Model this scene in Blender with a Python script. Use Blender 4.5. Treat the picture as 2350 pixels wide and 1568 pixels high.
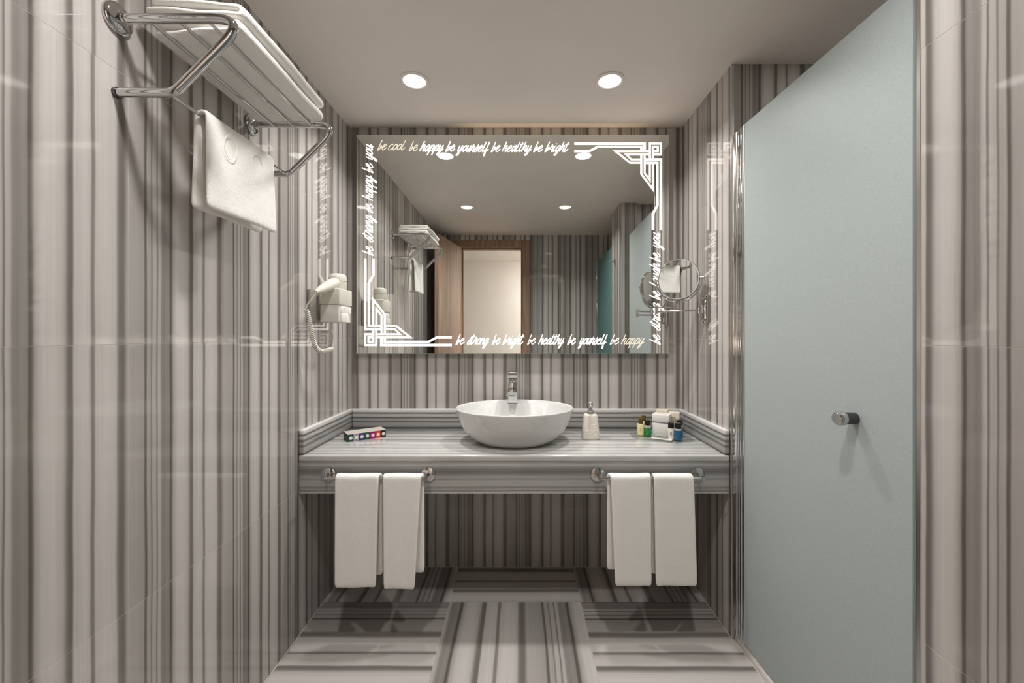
import bpy, bmesh, math, random
from mathutils import Vector, Matrix
random.seed(7)
sc = bpy.context.scene
for o in list(bpy.data.objects):
    bpy.data.objects.remove(o)
C = sc.collection
PI = math.pi

# ------------------------------------------------------------------ camera, world, exposure
EYE = 1.2615
cam = bpy.data.cameras.new('camera')
cam.sensor_fit = 'HORIZONTAL'
cam.sensor_width = 36.0
cam.lens = 942.0 / 2350.0 * 36.0
cam.shift_x = -18.0 / 2350.0
cam.shift_y = -16.0 / 2350.0
cam.clip_start = 0.02
camo = bpy.data.objects.new('camera', cam)
camo.location = (0, 0, EYE)
camo.rotation_euler = (PI / 2, 0, 0)
C.objects.link(camo)
sc.camera = camo

w = bpy.data.worlds.new('world')
sc.world = w
w.use_nodes = True
w.node_tree.nodes['Background'].inputs['Color'].default_value = (0.9, 0.92, 1.0, 1)
w.node_tree.nodes['Background'].inputs['Strength'].default_value = 0.05

sc.view_settings.view_transform = 'Standard'
sc.view_settings.look = 'None'
sc.view_settings.gamma = 1.0
sc.view_settings.use_curve_mapping = False
sc.view_settings.exposure = 0.30
cy = sc.cycles
cy.max_bounces = 14
cy.diffuse_bounces = 8
cy.glossy_bounces = 8
cy.transmission_bounces = 10
cy.transparent_max_bounces = 12
cy.sample_clamp_indirect = 4.0
cy.blur_glossy = 0.6

DIFFUSER_GLOW = 4.0         # emission of the visible lamp diffusers
DOWNLIGHT_WATTS = 5.9       # light of each of the two downlights near the mirror
DOWNLIGHT_WATTS_NEAR = (5.8, 6.2) # and of the two overhead, nearer the door
CORRIDOR_GLOW = 330.0
SHOWER_FILL_WATTS = 2.0          # added unseen fill lamp over the shower, behind the frosted glass
LETTER_POWER = 3.0          # back-lit etching of the mirror

# ------------------------------------------------------------------ node / material helpers
def srgb(r, g, b):
    f = lambda c: (c / 255 / 12.92) if c / 255 <= 0.04045 else ((c / 255 + 0.055) / 1.055) ** 2.4
    return (f(r), f(g), f(b), 1.0)

def new_mat(name):
    m = bpy.data.materials.new(name)
    m.use_nodes = True
    nt = m.node_tree
    b = nt.nodes['Principled BSDF']
    return m, nt, b

def plain(name, col, rough=0.5, metal=0.0, spec=0.5, noise=0.0, nscale=30.0, bump=0.0, bscale=200.0, coat=0.0):
    m, nt, b = new_mat(name)
    N, L = nt.nodes, nt.links
    b.inputs['Roughness'].default_value = rough
    b.inputs['Metallic'].default_value = metal
    b.inputs['Specular IOR Level'].default_value = spec
    b.inputs['Coat Weight'].default_value = coat
    tc = N.new('ShaderNodeTexCoord')
    if noise > 0:
        n = N.new('ShaderNodeTexNoise'); n.inputs['Scale'].default_value = nscale; n.inputs['Detail'].default_value = 3
        L.new(tc.outputs['Object'], n.inputs['Vector'])
        r = N.new('ShaderNodeValToRGB')
        k0, k1 = 1 - noise, 1 + noise
        r.color_ramp.elements[0].position = 0.3; r.color_ramp.elements[1].position = 0.7
        r.color_ramp.elements[0].color = (col[0] * k0, col[1] * k0, col[2] * k0, 1)
        r.color_ramp.elements[1].color = (min(1, col[0] * k1), min(1, col[1] * k1), min(1, col[2] * k1), 1)
        L.new(n.outputs['Fac'], r.inputs['Fac']); L.new(r.outputs['Color'], b.inputs['Base Color'])
    else:
        b.inputs['Base Color'].default_value = col
    if bump > 0:
        n2 = N.new('ShaderNodeTexNoise'); n2.inputs['Scale'].default_value = bscale; n2.inputs['Detail'].default_value = 4
        L.new(tc.outputs['Object'], n2.inputs['Vector'])
        bp = N.new('ShaderNodeBump'); bp.inputs['Strength'].default_value = bump; bp.inputs['Distance'].default_value = 0.003
        L.new(n2.outputs['Fac'], bp.inputs['Height']); L.new(bp.outputs['Normal'], b.inputs['Normal'])
    return m

def emit(name, col, strength):
    m = bpy.data.materials.new(name); m.use_nodes = True
    nt = m.node_tree
    nt.nodes.remove(nt.nodes['Principled BSDF'])
    e = nt.nodes.new('ShaderNodeEmission')
    e.inputs['Color'].default_value = col; e.inputs['Strength'].default_value = strength
    nt.links.new(e.outputs[0], nt.nodes['Material Output'].inputs['Surface'])
    return m

def ramp_node(nt, stops, tone):
    r = nt.nodes.new('ShaderNodeValToRGB')
    cr = r.color_ramp
    while len(cr.elements) > 1:
        cr.elements.remove(cr.elements[-1])
    for i, (p, g) in enumerate(stops):
        e = cr.elements[0] if i == 0 else cr.elements.new(p)
        e.position = p
        e.color = tone(g)
    return r

# colour of the printed stripe for a grey level: warm grey
def tile_tone(g):
    g = min(250, g * 1.06)
    return srgb(g + 3, g - 2, g - 6)

TILE_A = [(0.0, 156), (0.06, 152), (0.125, 147), (0.139, 92), (0.150, 95), (0.158, 152), (0.186, 150), (0.198, 108),
          (0.207, 158), (0.236, 158), (0.247, 98), (0.257, 164), (0.275, 160), (0.288, 128), (0.31, 122), (0.335, 130),
          (0.36, 126), (0.370, 84), (0.384, 92), (0.400, 150), (0.44, 176), (0.5, 180)]
TILE_B = [(0.5, 180), (0.553, 166), (0.580, 112), (0.600, 100), (0.612, 116), (0.619, 170), (0.69, 180), (0.722, 172),
          (0.734, 120), (0.752, 126), (0.761, 174), (0.83, 182), (0.900, 174), (0.924, 116), (0.950, 104), (0.968, 114), (0.986, 152), (1.0, 158)]

def tile_material(name, rough=0.055):
    m, nt, b = new_mat(name)
    N, L = nt.nodes, nt.links
    uv = N.new('ShaderNodeUVMap'); uv.uv_map = 'uv'
    sep = N.new('ShaderNodeSeparateXYZ'); L.new(uv.outputs['UV'], sep.inputs[0])
    oi = N.new('ShaderNodeObjectInfo')
    # slow sideways wander of the veins along the tile
    comb = N.new('ShaderNodeCombineXYZ')
    mu = N.new('ShaderNodeMath'); mu.operation = 'MULTIPLY'; mu.inputs[1].default_value = 5.0
    L.new(sep.outputs['X'], mu.inputs[0]); L.new(mu.outputs[0], comb.inputs['X'])
    mv = N.new('ShaderNodeMath'); mv.operation = 'MULTIPLY'; mv.inputs[1].default_value = 3.0
    L.new(sep.outputs['Y'], mv.inputs[0]); L.new(mv.outputs[0], comb.inputs['Y'])
    mr = N.new('ShaderNodeMath'); mr.operation = 'MULTIPLY'; mr.inputs[1].default_value = 37.0
    L.new(oi.outputs['Random'], mr.inputs[0]); L.new(mr.outputs[0], comb.inputs['Z'])
    n = N.new('ShaderNodeTexNoise'); n.inputs['Scale'].default_value = 1.0; n.inputs['Detail'].default_value = 2
    L.new(comb.outputs[0], n.inputs['Vector'])
    s = N.new('ShaderNodeMath'); s.operation = 'SUBTRACT'; s.inputs[1].default_value = 0.5
    L.new(n.outputs['Fac'], s.inputs[0])
    s2 = N.new('ShaderNodeMath'); s2.operation = 'MULTIPLY'; s2.inputs[1].default_value = 0.022
    L.new(s.outputs[0], s2.inputs[0])
    a = N.new('ShaderNodeMath'); a.operation = 'ADD'
    L.new(sep.outputs['X'], a.inputs[0]); L.new(s2.outputs[0], a.inputs[1])
    fr = N.new('ShaderNodeMath'); fr.operation = 'FRACT'; L.new(a.outputs[0], fr.inputs[0])
    ra = ramp_node(nt, TILE_A, tile_tone); rb = ramp_node(nt, TILE_B, tile_tone)
    L.new(fr.outputs[0], ra.inputs['Fac']); L.new(fr.outputs[0], rb.inputs['Fac'])
    gt = N.new('ShaderNodeMath'); gt.operation = 'GREATER_THAN'; gt.inputs[1].default_value = 0.5
    L.new(fr.outputs[0], gt.inputs[0])
    mx = N.new('ShaderNodeMix'); mx.data_type = 'RGBA'
    L.new(gt.outputs[0], mx.inputs['Factor']); L.new(ra.outputs['Color'], mx.inputs['A']); L.new(rb.outputs['Color'], mx.inputs['B'])
    # fine grain streaks running along the veins
    comb2 = N.new('ShaderNodeCombineXYZ')
    m1 = N.new('ShaderNodeMath'); m1.operation = 'MULTIPLY'; m1.inputs[1].default_value = 60.0
    L.new(a.outputs[0], m1.inputs[0]); L.new(m1.outputs[0], comb2.inputs['X'])
    m2 = N.new('ShaderNodeMath'); m2.operation = 'MULTIPLY'; m2.inputs[1].default_value = 2.5
    L.new(sep.outputs['Y'], m2.inputs[0]); L.new(m2.outputs[0], comb2.inputs['Y']); L.new(mr.outputs[0], comb2.inputs['Z'])
    n2 = N.new('ShaderNodeTexNoise'); n2.inputs['Scale'].default_value = 1.0; n2.inputs['Detail'].default_value = 3
    L.new(comb2.outputs[0], n2.inputs['Vector'])
    mp = N.new('ShaderNodeMapRange'); mp.inputs['To Min'].default_value = 0.95; mp.inputs['To Max'].default_value = 1.05
    mp.inputs['From Min'].default_value = 0.25; mp.inputs['From Max'].default_value = 0.75
    L.new(n2.outputs['Fac'], mp.inputs['Value'])
    mul = N.new('ShaderNodeMix'); mul.data_type = 'RGBA'; mul.blend_type = 'MULTIPLY'; mul.inputs['Factor'].default_value = 1.0
    L.new(mx.outputs['Result'], mul.inputs['A']); L.new(mp.outputs['Result'], mul.inputs['B'])
    # each tile a little lighter or darker
    mp2 = N.new('ShaderNodeMapRange'); mp2.inputs['To Min'].default_value = 0.95; mp2.inputs['To Max'].default_value = 1.05
    L.new(oi.outputs['Random'], mp2.inputs['Value'])
    mul2 = N.new('ShaderNodeMix'); mul2.data_type = 'RGBA'; mul2.blend_type = 'MULTIPLY'; mul2.inputs['Factor'].default_value = 1.0
    L.new(mul.outputs['Result'], mul2.inputs['A']); L.new(mp2.outputs['Result'], mul2.inputs['B'])
    L.new(mul2.outputs['Result'], b.inputs['Base Color'])
    b.inputs['Roughness'].default_value = rough
    b.inputs['Specular IOR Level'].default_value = 0.42
    return m

def marble_material(name, stops, rough=0.08, tone=None):
    """horizontal bands: UV y runs 0..1 across the bands, UV x in metres along them"""
    tone = tone or (lambda g: srgb(g, g - 1, g - 3))
    m, nt, b = new_mat(name)
    N, L = nt.nodes, nt.links
    uv = N.new('ShaderNodeUVMap'); uv.uv_map = 'uv'
    sep = N.new('ShaderNodeSeparateXYZ'); L.new(uv.outputs['UV'], sep.inputs[0])
    comb = N.new('ShaderNodeCombineXYZ')
    a1 = N.new('ShaderNodeMath'); a1.operation = 'MULTIPLY'; a1.inputs[1].default_value = 2.2
    L.new(sep.outputs['X'], a1.inputs[0]); L.new(a1.outputs[0], comb.inputs['X']); L.new(sep.outputs['Y'], comb.inputs['Y'])
    n = N.new('ShaderNodeTexNoise'); n.inputs['Scale'].default_value = 1.0; n.inputs['Detail'].default_value = 2
    L.new(comb.outputs[0], n.inputs['Vector'])
    s = N.new('ShaderNodeMath'); s.operation = 'MULTIPLY_ADD'; s.inputs[1].default_value = 0.06; s.inputs[2].default_value = -0.03
    L.new(n.outputs['Fac'], s.inputs[0])
    a = N.new('ShaderNodeMath'); a.operation = 'ADD'
    L.new(sep.outputs['Y'], a.inputs[0]); L.new(s.outputs[0], a.inputs[1])
    r = ramp_node(nt, stops, tone); L.new(a.outputs[0], r.inputs['Fac'])
    comb2 = N.new('ShaderNodeCombineXYZ')
    m1 = N.new('ShaderNodeMath'); m1.operation = 'MULTIPLY'; m1.inputs[1].default_value = 45.0
    L.new(a.outputs[0], m1.inputs[0]); L.new(m1.outputs[0], comb2.inputs['Y'])
    m2 = N.new('ShaderNodeMath'); m2.operation = 'MULTIPLY'; m2.inputs[1].default_value = 6.0
    L.new(sep.outputs['X'], m2.inputs[0]); L.new(m2.outputs[0], comb2.inputs['X'])
    n2 = N.new('ShaderNodeTexNoise'); n2.inputs['Scale'].default_value = 1.0; n2.inputs['Detail'].default_value = 3
    L.new(comb2.outputs[0], n2.inputs['Vector'])
    mp = N.new('ShaderNodeMapRange'); mp.inputs['To Min'].default_value = 0.88; mp.inputs['To Max'].default_value = 1.12
    mp.inputs['From Min'].default_value = 0.25; mp.inputs['From Max'].default_value = 0.75
    L.new(n2.outputs['Fac'], mp.inputs['Value'])
    mul = N.new('ShaderNodeMix'); mul.data_type = 'RGBA'; mul.blend_type = 'MULTIPLY'; mul.inputs['Factor'].default_value = 1.0
    L.new(r.outputs['Color'], mul.inputs['A']); L.new(mp.outputs['Result'], mul.inputs['B'])
    L.new(mul.outputs['Result'], b.inputs['Base Color'])
    b.inputs['Roughness'].default_value = rough
    return m

def wood_material(name, dark, light):
    m, nt, b = new_mat(name)
    N, L = nt.nodes, nt.links
    tc = N.new('ShaderNodeTexCoord')
    mp = N.new('ShaderNodeMapping'); mp.inputs['Scale'].default_value = (45, 45, 1.6)
    L.new(tc.outputs['Object'], mp.inputs['Vector'])
    n = N.new('ShaderNodeTexNoise'); n.inputs['Scale'].default_value = 1.0; n.inputs['Detail'].default_value = 5
    n.inputs['Distortion'].default_value = 0.6
    L.new(mp.outputs[0], n.inputs['Vector'])
    r = N.new('ShaderNodeValToRGB'); r.color_ramp.elements[0].position = 0.3; r.color_ramp.elements[1].position = 0.72
    r.color_ramp.elements[0].color = dark; r.color_ramp.elements[1].color = light
    L.new(n.outputs['Fac'], r.inputs['Fac']); L.new(r.outputs['Color'], b.inputs['Base Color'])
    b.inputs['Roughness'].default_value = 0.45
    return m

def terry_material(name, col):
    m, nt, b = new_mat(name)
    N, L = nt.nodes, nt.links
    tc = N.new('ShaderNodeTexCoord')
    n = N.new('ShaderNodeTexNoise'); n.inputs['Scale'].default_value = 420; n.inputs['Detail'].default_value = 2
    L.new(tc.outputs['Object'], n.inputs['Vector'])
    n2 = N.new('ShaderNodeTexNoise'); n2.inputs['Scale'].default_value = 26; n2.inputs['Detail'].default_value = 3
    L.new(tc.outputs['Object'], n2.inputs['Vector'])
    ad = N.new('ShaderNodeMath'); ad.operation = 'MULTIPLY_ADD'; ad.inputs[1].default_value = 1.6
    L.new(n2.outputs['Fac'], ad.inputs[0]); L.new(n.outputs['Fac'], ad.inputs[2])
    bp = N.new('ShaderNodeBump'); bp.inputs['Strength'].default_value = 0.45; bp.inputs['Distance'].default_value = 0.003
    L.new(ad.outputs[0], bp.inputs['Height']); L.new(bp.outputs['Normal'], b.inputs['Normal'])
    b.inputs['Base Color'].default_value = col
    b.inputs['Roughness'].default_value = 0.95
    b.inputs['Specular IOR Level'].default_value = 0.1
    b.inputs['Sheen Weight'].default_value = 0.25
    return m

def frosted_material(name, tint, trans):
    m = bpy.data.materials.new(name); m.use_nodes = True
    nt = m.node_tree; N, L = nt.nodes, nt.links
    N.remove(N['Principled BSDF'])
    tc = N.new('ShaderNodeTexCoord')
    n = N.new('ShaderNodeTexNoise'); n.inputs['Scale'].default_value = 330; n.inputs['Detail'].default_value = 2
    L.new(tc.outputs['Object'], n.inputs['Vector'])
    r = N.new('ShaderNodeValToRGB'); r.color_ramp.elements[0].position = 0.3; r.color_ramp.elements[1].position = 0.7
    r.color_ramp.elements[0].color = (tint[0] * 0.93, tint[1] * 0.93, tint[2] * 0.93, 1)
    r.color_ramp.elements[1].color = (tint[0] * 1.07, tint[1] * 1.07, tint[2] * 1.07, 1)
    L.new(n.outputs['Fac'], r.inputs['Fac'])
    d = N.new('ShaderNodeBsdfDiffuse'); t = N.new('ShaderNodeBsdfTranslucent'); g = N.new('ShaderNodeBsdfGlossy')
    g.inputs['Roughness'].default_value = 0.45
    g.inputs['Color'].default_value = (0.9, 0.95, 0.95, 1)
    L.new(r.outputs['Color'], d.inputs['Color']); L.new(r.outputs['Color'], t.inputs['Color'])
    m1 = N.new('ShaderNodeMixShader'); m1.inputs['Fac'].default_value = trans
    L.new(d.outputs[0], m1.inputs[1]); L.new(t.outputs[0], m1.inputs[2])
    m2 = N.new('ShaderNodeMixShader'); m2.inputs['Fac'].default_value = 0.06
    L.new(m1.outputs[0], m2.inputs[1]); L.new(g.outputs[0], m2.inputs[2])
    L.new(m2.outputs[0], N['Material Output'].inputs['Surface'])
    return m

def glass_material(name, col, rough=0.0, ior=1.45):
    m, nt, b = new_mat(name)
    b.inputs['Base Color'].default_value = col
    b.inputs['Transmission Weight'].default_value = 1.0
    b.inputs['Roughness'].default_value = rough
    b.inputs['IOR'].default_value = ior
    return m

def thin_glass(name, col):
    m = bpy.data.materials.new(name); m.use_nodes = True
    nt = m.node_tree; N, L = nt.nodes, nt.links
    N.remove(N['Principled BSDF'])
    t = N.new('ShaderNodeBsdfTransparent'); t.inputs['Color'].default_value = col
    g = N.new('ShaderNodeBsdfGlossy'); g.inputs['Roughness'].default_value = 0.02
    f = N.new('ShaderNodeFresnel'); f.inputs['IOR'].default_value = 1.5
    mx = N.new('ShaderNodeMixShader')
    ge = N.new('ShaderNodeNewGeometry'); ib = N.new('ShaderNodeMath'); ib.operation = 'SUBTRACT'; ib.inputs[0].default_value = 1.0
    L.new(ge.outputs['Backfacing'], ib.inputs[1])
    mm_ = N.new('ShaderNodeMath'); mm_.operation = 'MULTIPLY'
    L.new(f.outputs[0], mm_.inputs[0]); L.new(ib.outputs[0], mm_.inputs[1])
    L.new(mm_.outputs[0], mx.inputs['Fac']); L.new(t.outputs[0], mx.inputs[1]); L.new(g.outputs[0], mx.inputs[2])
    L.new(mx.outputs[0], N['Material Output'].inputs['Surface'])
    return m

M = {}
M['tile'] = tile_material('striped_porcelain_tile')
M['floor_tile'] = tile_material('striped_floor_tile', 0.10)
M['grout'] = plain('pale_grout', srgb(198, 190, 182), 0.8, noise=0.05)
M['plaster'] = plain('ceiling_plaster', srgb(231, 223, 215), 0.85, noise=0.02, nscale=3)
M['white_paint'] = plain('white_paint', srgb(226, 222, 216), 0.7, noise=0.02, nscale=4)
M['carpet'] = plain('corridor_floor', srgb(120, 108, 98), 0.9, noise=0.1)
M['chrome'] = plain('chrome', (0.62, 0.62, 0.625, 1), 0.05, 1.0)
M['satin'] = plain('satin_aluminium', (0.62, 0.62, 0.61, 1), 0.28, 1.0)
M['bright_alu'] = plain('bright_aluminium', (0.86, 0.86, 0.86, 1), 0.16, 1.0)
M['darkmetal'] = plain('dark_metal', (0.12, 0.12, 0.125, 1), 0.25, 1.0)
M['silver'] = plain('mirror_silver', (0.80, 0.815, 0.795, 1), 0.0, 1.0)
M['glass_edge'] = plain('green_glass_edge', srgb(176, 205, 194), 0.15)
M['porcelain'] = plain('white_porcelain', srgb(214, 214, 212), 0.06, spec=0.6, coat=0.3)
M['ceramic'] = plain('cream_ceramic', srgb(226, 218, 206), 0.25)
M['acrylic'] = plain('white_acrylic', srgb(236, 233, 228), 0.25)
M['ivory'] = plain('ivory_plastic', srgb(212, 208, 198), 0.3)
M['ivory_dark'] = plain('dark_ivory_plastic', srgb(150, 145, 135), 0.4)  # darker ivory for the holder's wall plate, spacer and the barrel seams
M['clear'] = glass_material('clear_plastic', (0.97, 0.97, 0.96, 1), 0.05)
M['tray_glass'] = thin_glass('clear_glass', (0.92, 0.94, 0.93, 1))
M['terry'] = terry_material('white_terry', srgb(238, 235, 230))
M['wood'] = wood_material('oak_veneer', srgb(134, 104, 84), srgb(176, 148, 124))
M['frost'] = frosted_material('frosted_glass', srgb(216, 224, 224), 0.5)
M['frost_teal'] = frosted_material('frosted_glass_teal', srgb(128, 172, 172), 0.4)
M['diffuser'] = emit('lamp_diffuser', (1.0, 0.955, 0.89, 1), DIFFUSER_GLOW)
M['lamp_trim'] = plain('white_lamp_trim', srgb(236, 230, 226), 0.4)
M['etch_hot'] = emit('lit_etching', (1.0, 0.90, 0.80, 1), LETTER_POWER)
M['etch_warm'] = emit('warm_lit_etching', (1.0, 0.88, 0.78, 1), 1.25)
M['etch_dim'] = emit('dim_lit_etching', (1.0, 0.86, 0.66, 1), 0.85)
M['led'] = emit('led_strip', (1.0, 0.72, 0.46, 1), 4.0)
M['red_led'] = emit('red_indicator', (1.0, 0.12, 0.08, 1), 1.6)
M['card_white'] = plain('white_card', srgb(226, 224, 219), 0.5)
M['card_cream'] = plain('cream_card', srgb(218, 206, 188), 0.5)
M['card_grey'] = plain('grey_card', srgb(196, 190, 180), 0.4)
M['band_grey'] = plain('grey_band_card', srgb(140, 138, 140), 0.4)
M['card_black'] = plain('black_card', srgb(34, 32, 36), 0.4)
M['print'] = plain('dark_print', srgb(70, 62, 56), 0.5)
M['print_gold'] = plain('gold_print', srgb(196, 152, 62), 0.5)
M['amber_cap'] = plain('bronze_cap', srgb(92, 70, 24), 0.35)
M['black_cap'] = plain('black_cap', srgb(16, 15, 17), 0.3)
M['lotion'] = plain('pale_yellow_lotion', srgb(226, 216, 164), 0.35)
M['lotion_white'] = plain('white_lotion', srgb(220, 214, 206), 0.35)
M['gel_green'] = plain('green_gel', srgb(14, 128, 58), 0.08, coat=0.6)
M['gel_blue'] = plain('blue_gel', srgb(0, 88, 128), 0.08, coat=0.6)
M['bottle_clear'] = plain('clear_bottle_neck', srgb(190, 196, 184), 0.1, coat=0.5)

# splash: v = 0 at the counter, 1 at the top
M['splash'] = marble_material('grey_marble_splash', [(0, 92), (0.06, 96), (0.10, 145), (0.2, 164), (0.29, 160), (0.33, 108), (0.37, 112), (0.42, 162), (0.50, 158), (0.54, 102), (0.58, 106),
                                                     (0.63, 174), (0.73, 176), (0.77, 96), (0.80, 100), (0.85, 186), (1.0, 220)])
M['apron'] = marble_material('grey_marble_apron', [(0, 205), (0.06, 190), (0.09, 132), (0.14, 176), (0.19, 140), (0.26, 178), (0.34, 172), (0.40, 178), (0.46, 146), (0.52, 172),
                                                   (0.6, 138), (0.68, 116), (0.76, 124), (0.84, 138), (0.9, 168), (0.95, 142), (1.0, 160)])
M['top'] = marble_material('grey_marble_top', [(0, 190), (0.03, 182), (0.055, 149), (0.085, 190), (0.11, 182), (0.13, 147), (0.16, 191), (0.2, 192), (0.225, 154), (0.25, 192),
                                               (0.3, 179), (0.325, 151), (0.35, 192), (0.42, 193), (0.45, 132), (0.47, 184), (0.50, 134), (0.53, 192), (0.6, 193), (0.63, 140),
                                               (0.66, 191), (0.72, 188), (0.745, 126), (0.77, 182), (0.80, 117), (0.83, 177), (0.86, 113), (0.9, 173), (0.94, 108), (0.97, 164), (1.0, 121)])

# ------------------------------------------------------------------ object helpers
def world_loc(o):
    v = Vector((0, 0, 0))
    while o is not None:
        v += o.location
        o = o.parent
    return v

def obj(name, bm, mat, parent=None, smooth=None, at=None):
    """links a bmesh (world coordinates) as ONE mesh object; smooth = angle in degrees"""
    origin = Vector(at) if at is not None else (world_loc(parent) if parent else Vector((0, 0, 0)))
    me = bpy.data.meshes.new(name)
    bmesh.ops.recalc_face_normals(bm, faces=bm.faces)
    bmesh.ops.translate(bm, verts=bm.verts, vec=-origin)
    if smooth is not None:
        ang = math.radians(smooth)
        for f in bm.faces: f.smooth = True
        for e in bm.edges:
            if len(e.link_faces) == 2 and e.calc_face_angle(0) > ang: e.smooth = False
    bm.to_mesh(me); bm.free()
    o = bpy.data.objects.new(name, me)
    if mat is not None: me.materials.append(mat)
    if parent is not None:
        o.parent = parent
        o.location = origin - world_loc(parent)
    else:
        o.location = origin
    C.objects.link(o)
    return o

def tag(o, label=None, cat=None, group=None, kind=None):
    if label: o['label'] = label
    if cat: o['category'] = cat
    if group: o['group'] = group
    if kind: o['kind'] = kind
    return o

def thing(name, label, cat, loc=(0, 0, 0), group=None):
    o = bpy.data.objects.new(name, None)
    o.empty_display_size = 0.05
    o.location = loc
    C.objects.link(o)
    return tag(o, label, cat, group)

def dup(root, delta, label=None):
    r = root.copy(); C.objects.link(r); r.location = root.location + Vector(delta)
    if label: r['label'] = label
    for ch in list(root.children):
        c = ch.copy(); C.objects.link(c); c.parent = r
        for g in ch.children:
            d = g.copy(); C.objects.link(d); d.parent = c
    return r

def V(*a): return Vector(a)

def box(bm, lo, hi, bevel=0.0, seg=2, mat=None):
    """axis box from lo to hi; mat = Matrix applied afterwards"""
    r = bmesh.ops.create_cube(bm, size=1.0)
    vs = r['verts']
    for v in vs:
        v.co = Vector([(lo[i] + hi[i]) / 2 + v.co[i] * (hi[i] - lo[i]) for i in range(3)])
    if bevel > 0:
        es = list({e for v in vs for e in v.link_edges})
        rb = bmesh.ops.bevel(bm, geom=es, offset=bevel, segments=seg, profile=0.5, affect='EDGES')
        vs = list({v for f in rb['faces'] for v in f.verts} | {v for v in vs if v.is_valid})
    if mat is not None:
        bmesh.ops.transform(bm, matrix=mat, verts=vs)
    return vs

def frame_from(d):
    d = d.normalized()
    up = Vector((0, 0, 1)) if abs(d.z) < 0.9 else Vector((1, 0, 0))
    a = d.cross(up).normalized()
    return a, a.cross(d).normalized()

def tube(bm, pts, r, seg=12, closed=False, caps=True):
    pts = [Vector(p) for p in pts]
    n = len(pts)
    rad = r if isinstance(r, (list, tuple)) else [r] * n
    tang = []
    for i in range(n):
        if closed: t = pts[(i + 1) % n] - pts[i - 1]
        else: t = pts[min(i + 1, n - 1)] - pts[max(i - 1, 0)]
        tang.append(t.normalized())
    a, b = frame_from(tang[0])
    rings = []
    for i in range(n):
        if i > 0:
            q = tang[i - 1].rotation_difference(tang[i])
            a = q @ a
            a = (a - tang[i] * a.dot(tang[i])).normalized()
        b = tang[i].cross(a).normalized()
        rings.append([bm.verts.new(pts[i] + (a * math.cos(2 * PI * k / seg) + b * math.sin(2 * PI * k / seg)) * rad[i]) for k in range(seg)])
    m = n if closed else n - 1
    for i in range(m):
        A, B = rings[i], rings[(i + 1) % n]
        for k in range(seg):
            bm.faces.new((A[k], A[(k + 1) % seg], B[(k + 1) % seg], B[k]))
    if not closed and caps:
        bm.faces.new(list(reversed(rings[0]))); bm.faces.new(rings[-1])
    return rings

def fillet(pts, rad, n=6):
    pts = [Vector(p) for p in pts]
    out = [pts[0]]
    for i in range(1, len(pts) - 1):
        p, a, b = pts[i], pts[i - 1], pts[i + 1]
        rr = rad[i - 1] if isinstance(rad, (list, tuple)) else rad
        da, db = (a - p), (b - p)
        k = min(rr, da.length * 0.49, db.length * 0.49)
        p0, p1 = p + da.normalized() * k, p + db.normalized() * k
        for j in range(n + 1):
            t = j / n
            out.append(p0 * (1 - t) ** 2 + p * 2 * t * (1 - t) + p1 * t * t)
    out.append(pts[-1])
    return out

def lathe(bm, prof, center=(0, 0, 0), axis='Z', seg=32, sx=1.0, sy=1.0, d=None):
    """prof: list of (radius, height); revolves about an axis through center"""
    c = Vector(center)
    ax = {'X': V(1, 0, 0), 'Y': V(0, 1, 0), 'Z': V(0, 0, 1)}[axis] if d is None else Vector(d).normalized()
    if d is None and axis == 'Z': a, b = V(1, 0, 0), V(0, 1, 0)
    else: a, b = frame_from(ax)
    rings = []
    for r, h in prof:
        if r < 1e-6: rings.append([bm.verts.new(c + ax * h)])
        else: rings.append([bm.verts.new(c + ax * h + a * (r * sx * math.cos(2 * PI * k / seg)) + b * (r * sy * math.sin(2 * PI * k / seg))) for k in range(seg)])
    for A, B in zip(rings, rings[1:]):
        if len(A) == 1 and len(B) == 1: continue
        for k in range(seg):
            k2 = (k + 1) % seg
            if len(A) == 1: bm.faces.new((A[0], B[k2], B[k]))
            elif len(B) == 1: bm.faces.new((A[k], A[k2], B[0]))
            else: bm.faces.new((A[k], A[k2], B[k2], B[k]))
    if len(rings[0]) > 1: bm.faces.new(list(reversed(rings[0])))
    if len(rings[-1]) > 1: bm.faces.new(rings[-1])
    return rings

def cyl(bm, c, r, h, d=(0, 0, 1), seg=24, bev=0.0):
    if bev > 0:
        prof = [(r - bev, 0), (r, bev), (r, h - bev), (r - bev, h)]
    else:
        prof = [(r, 0), (r, h)]
    return lathe(bm, prof, c, d=d, seg=seg)

def ring(bm, c, d, R, r, seg=40, rs=8):
    a, b = frame_from(Vector(d))
    c = Vector(c)
    tube(bm, [c + a * (R * math.cos(2 * PI * k / seg)) + b * (R * math.sin(2 * PI * k / seg)) for k in range(seg)], r, rs, closed=True)

def catmull(pts, n=6):
    P = [Vector(p) for p in pts]
    if len(P) < 3:
        return P
    P = [P[0] * 2 - P[1]] + P + [P[-1] * 2 - P[-2]]
    out = []
    for i in range(1, len(P) - 2):
        p0, p1, p2, p3 = P[i - 1], P[i], P[i + 1], P[i + 2]
        for j in range(n):
            t = j / n
            out.append(0.5 * ((2 * p1) + (p2 - p0) * t + (2 * p0 - 5 * p1 + 4 * p2 - p3) * t * t + (3 * p1 - p0 - 3 * p2 + p3) * t ** 3))
    out.append(P[-2])
    return out

# ------------------------------------------------------------------ room dimensions (metres)
XL, XR = -0.925, 0.878          # side walls of the washing niche
YB = 2.225                      # back wall
YF = 1.702                      # end of the right wall, front of the shower's back wall
YR = -0.25                      # rear wall with the door
ZC = EYE + 1.122                # ceiling
XS = 1.80                       # far side of the shower
TW = 0.3119                     # tile width
ROWS = [-0.022, 0.6078, 1.2385, 1.8690, 2.4995]
TH = 0.0004                      # tile thickness in front of its wall

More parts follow.
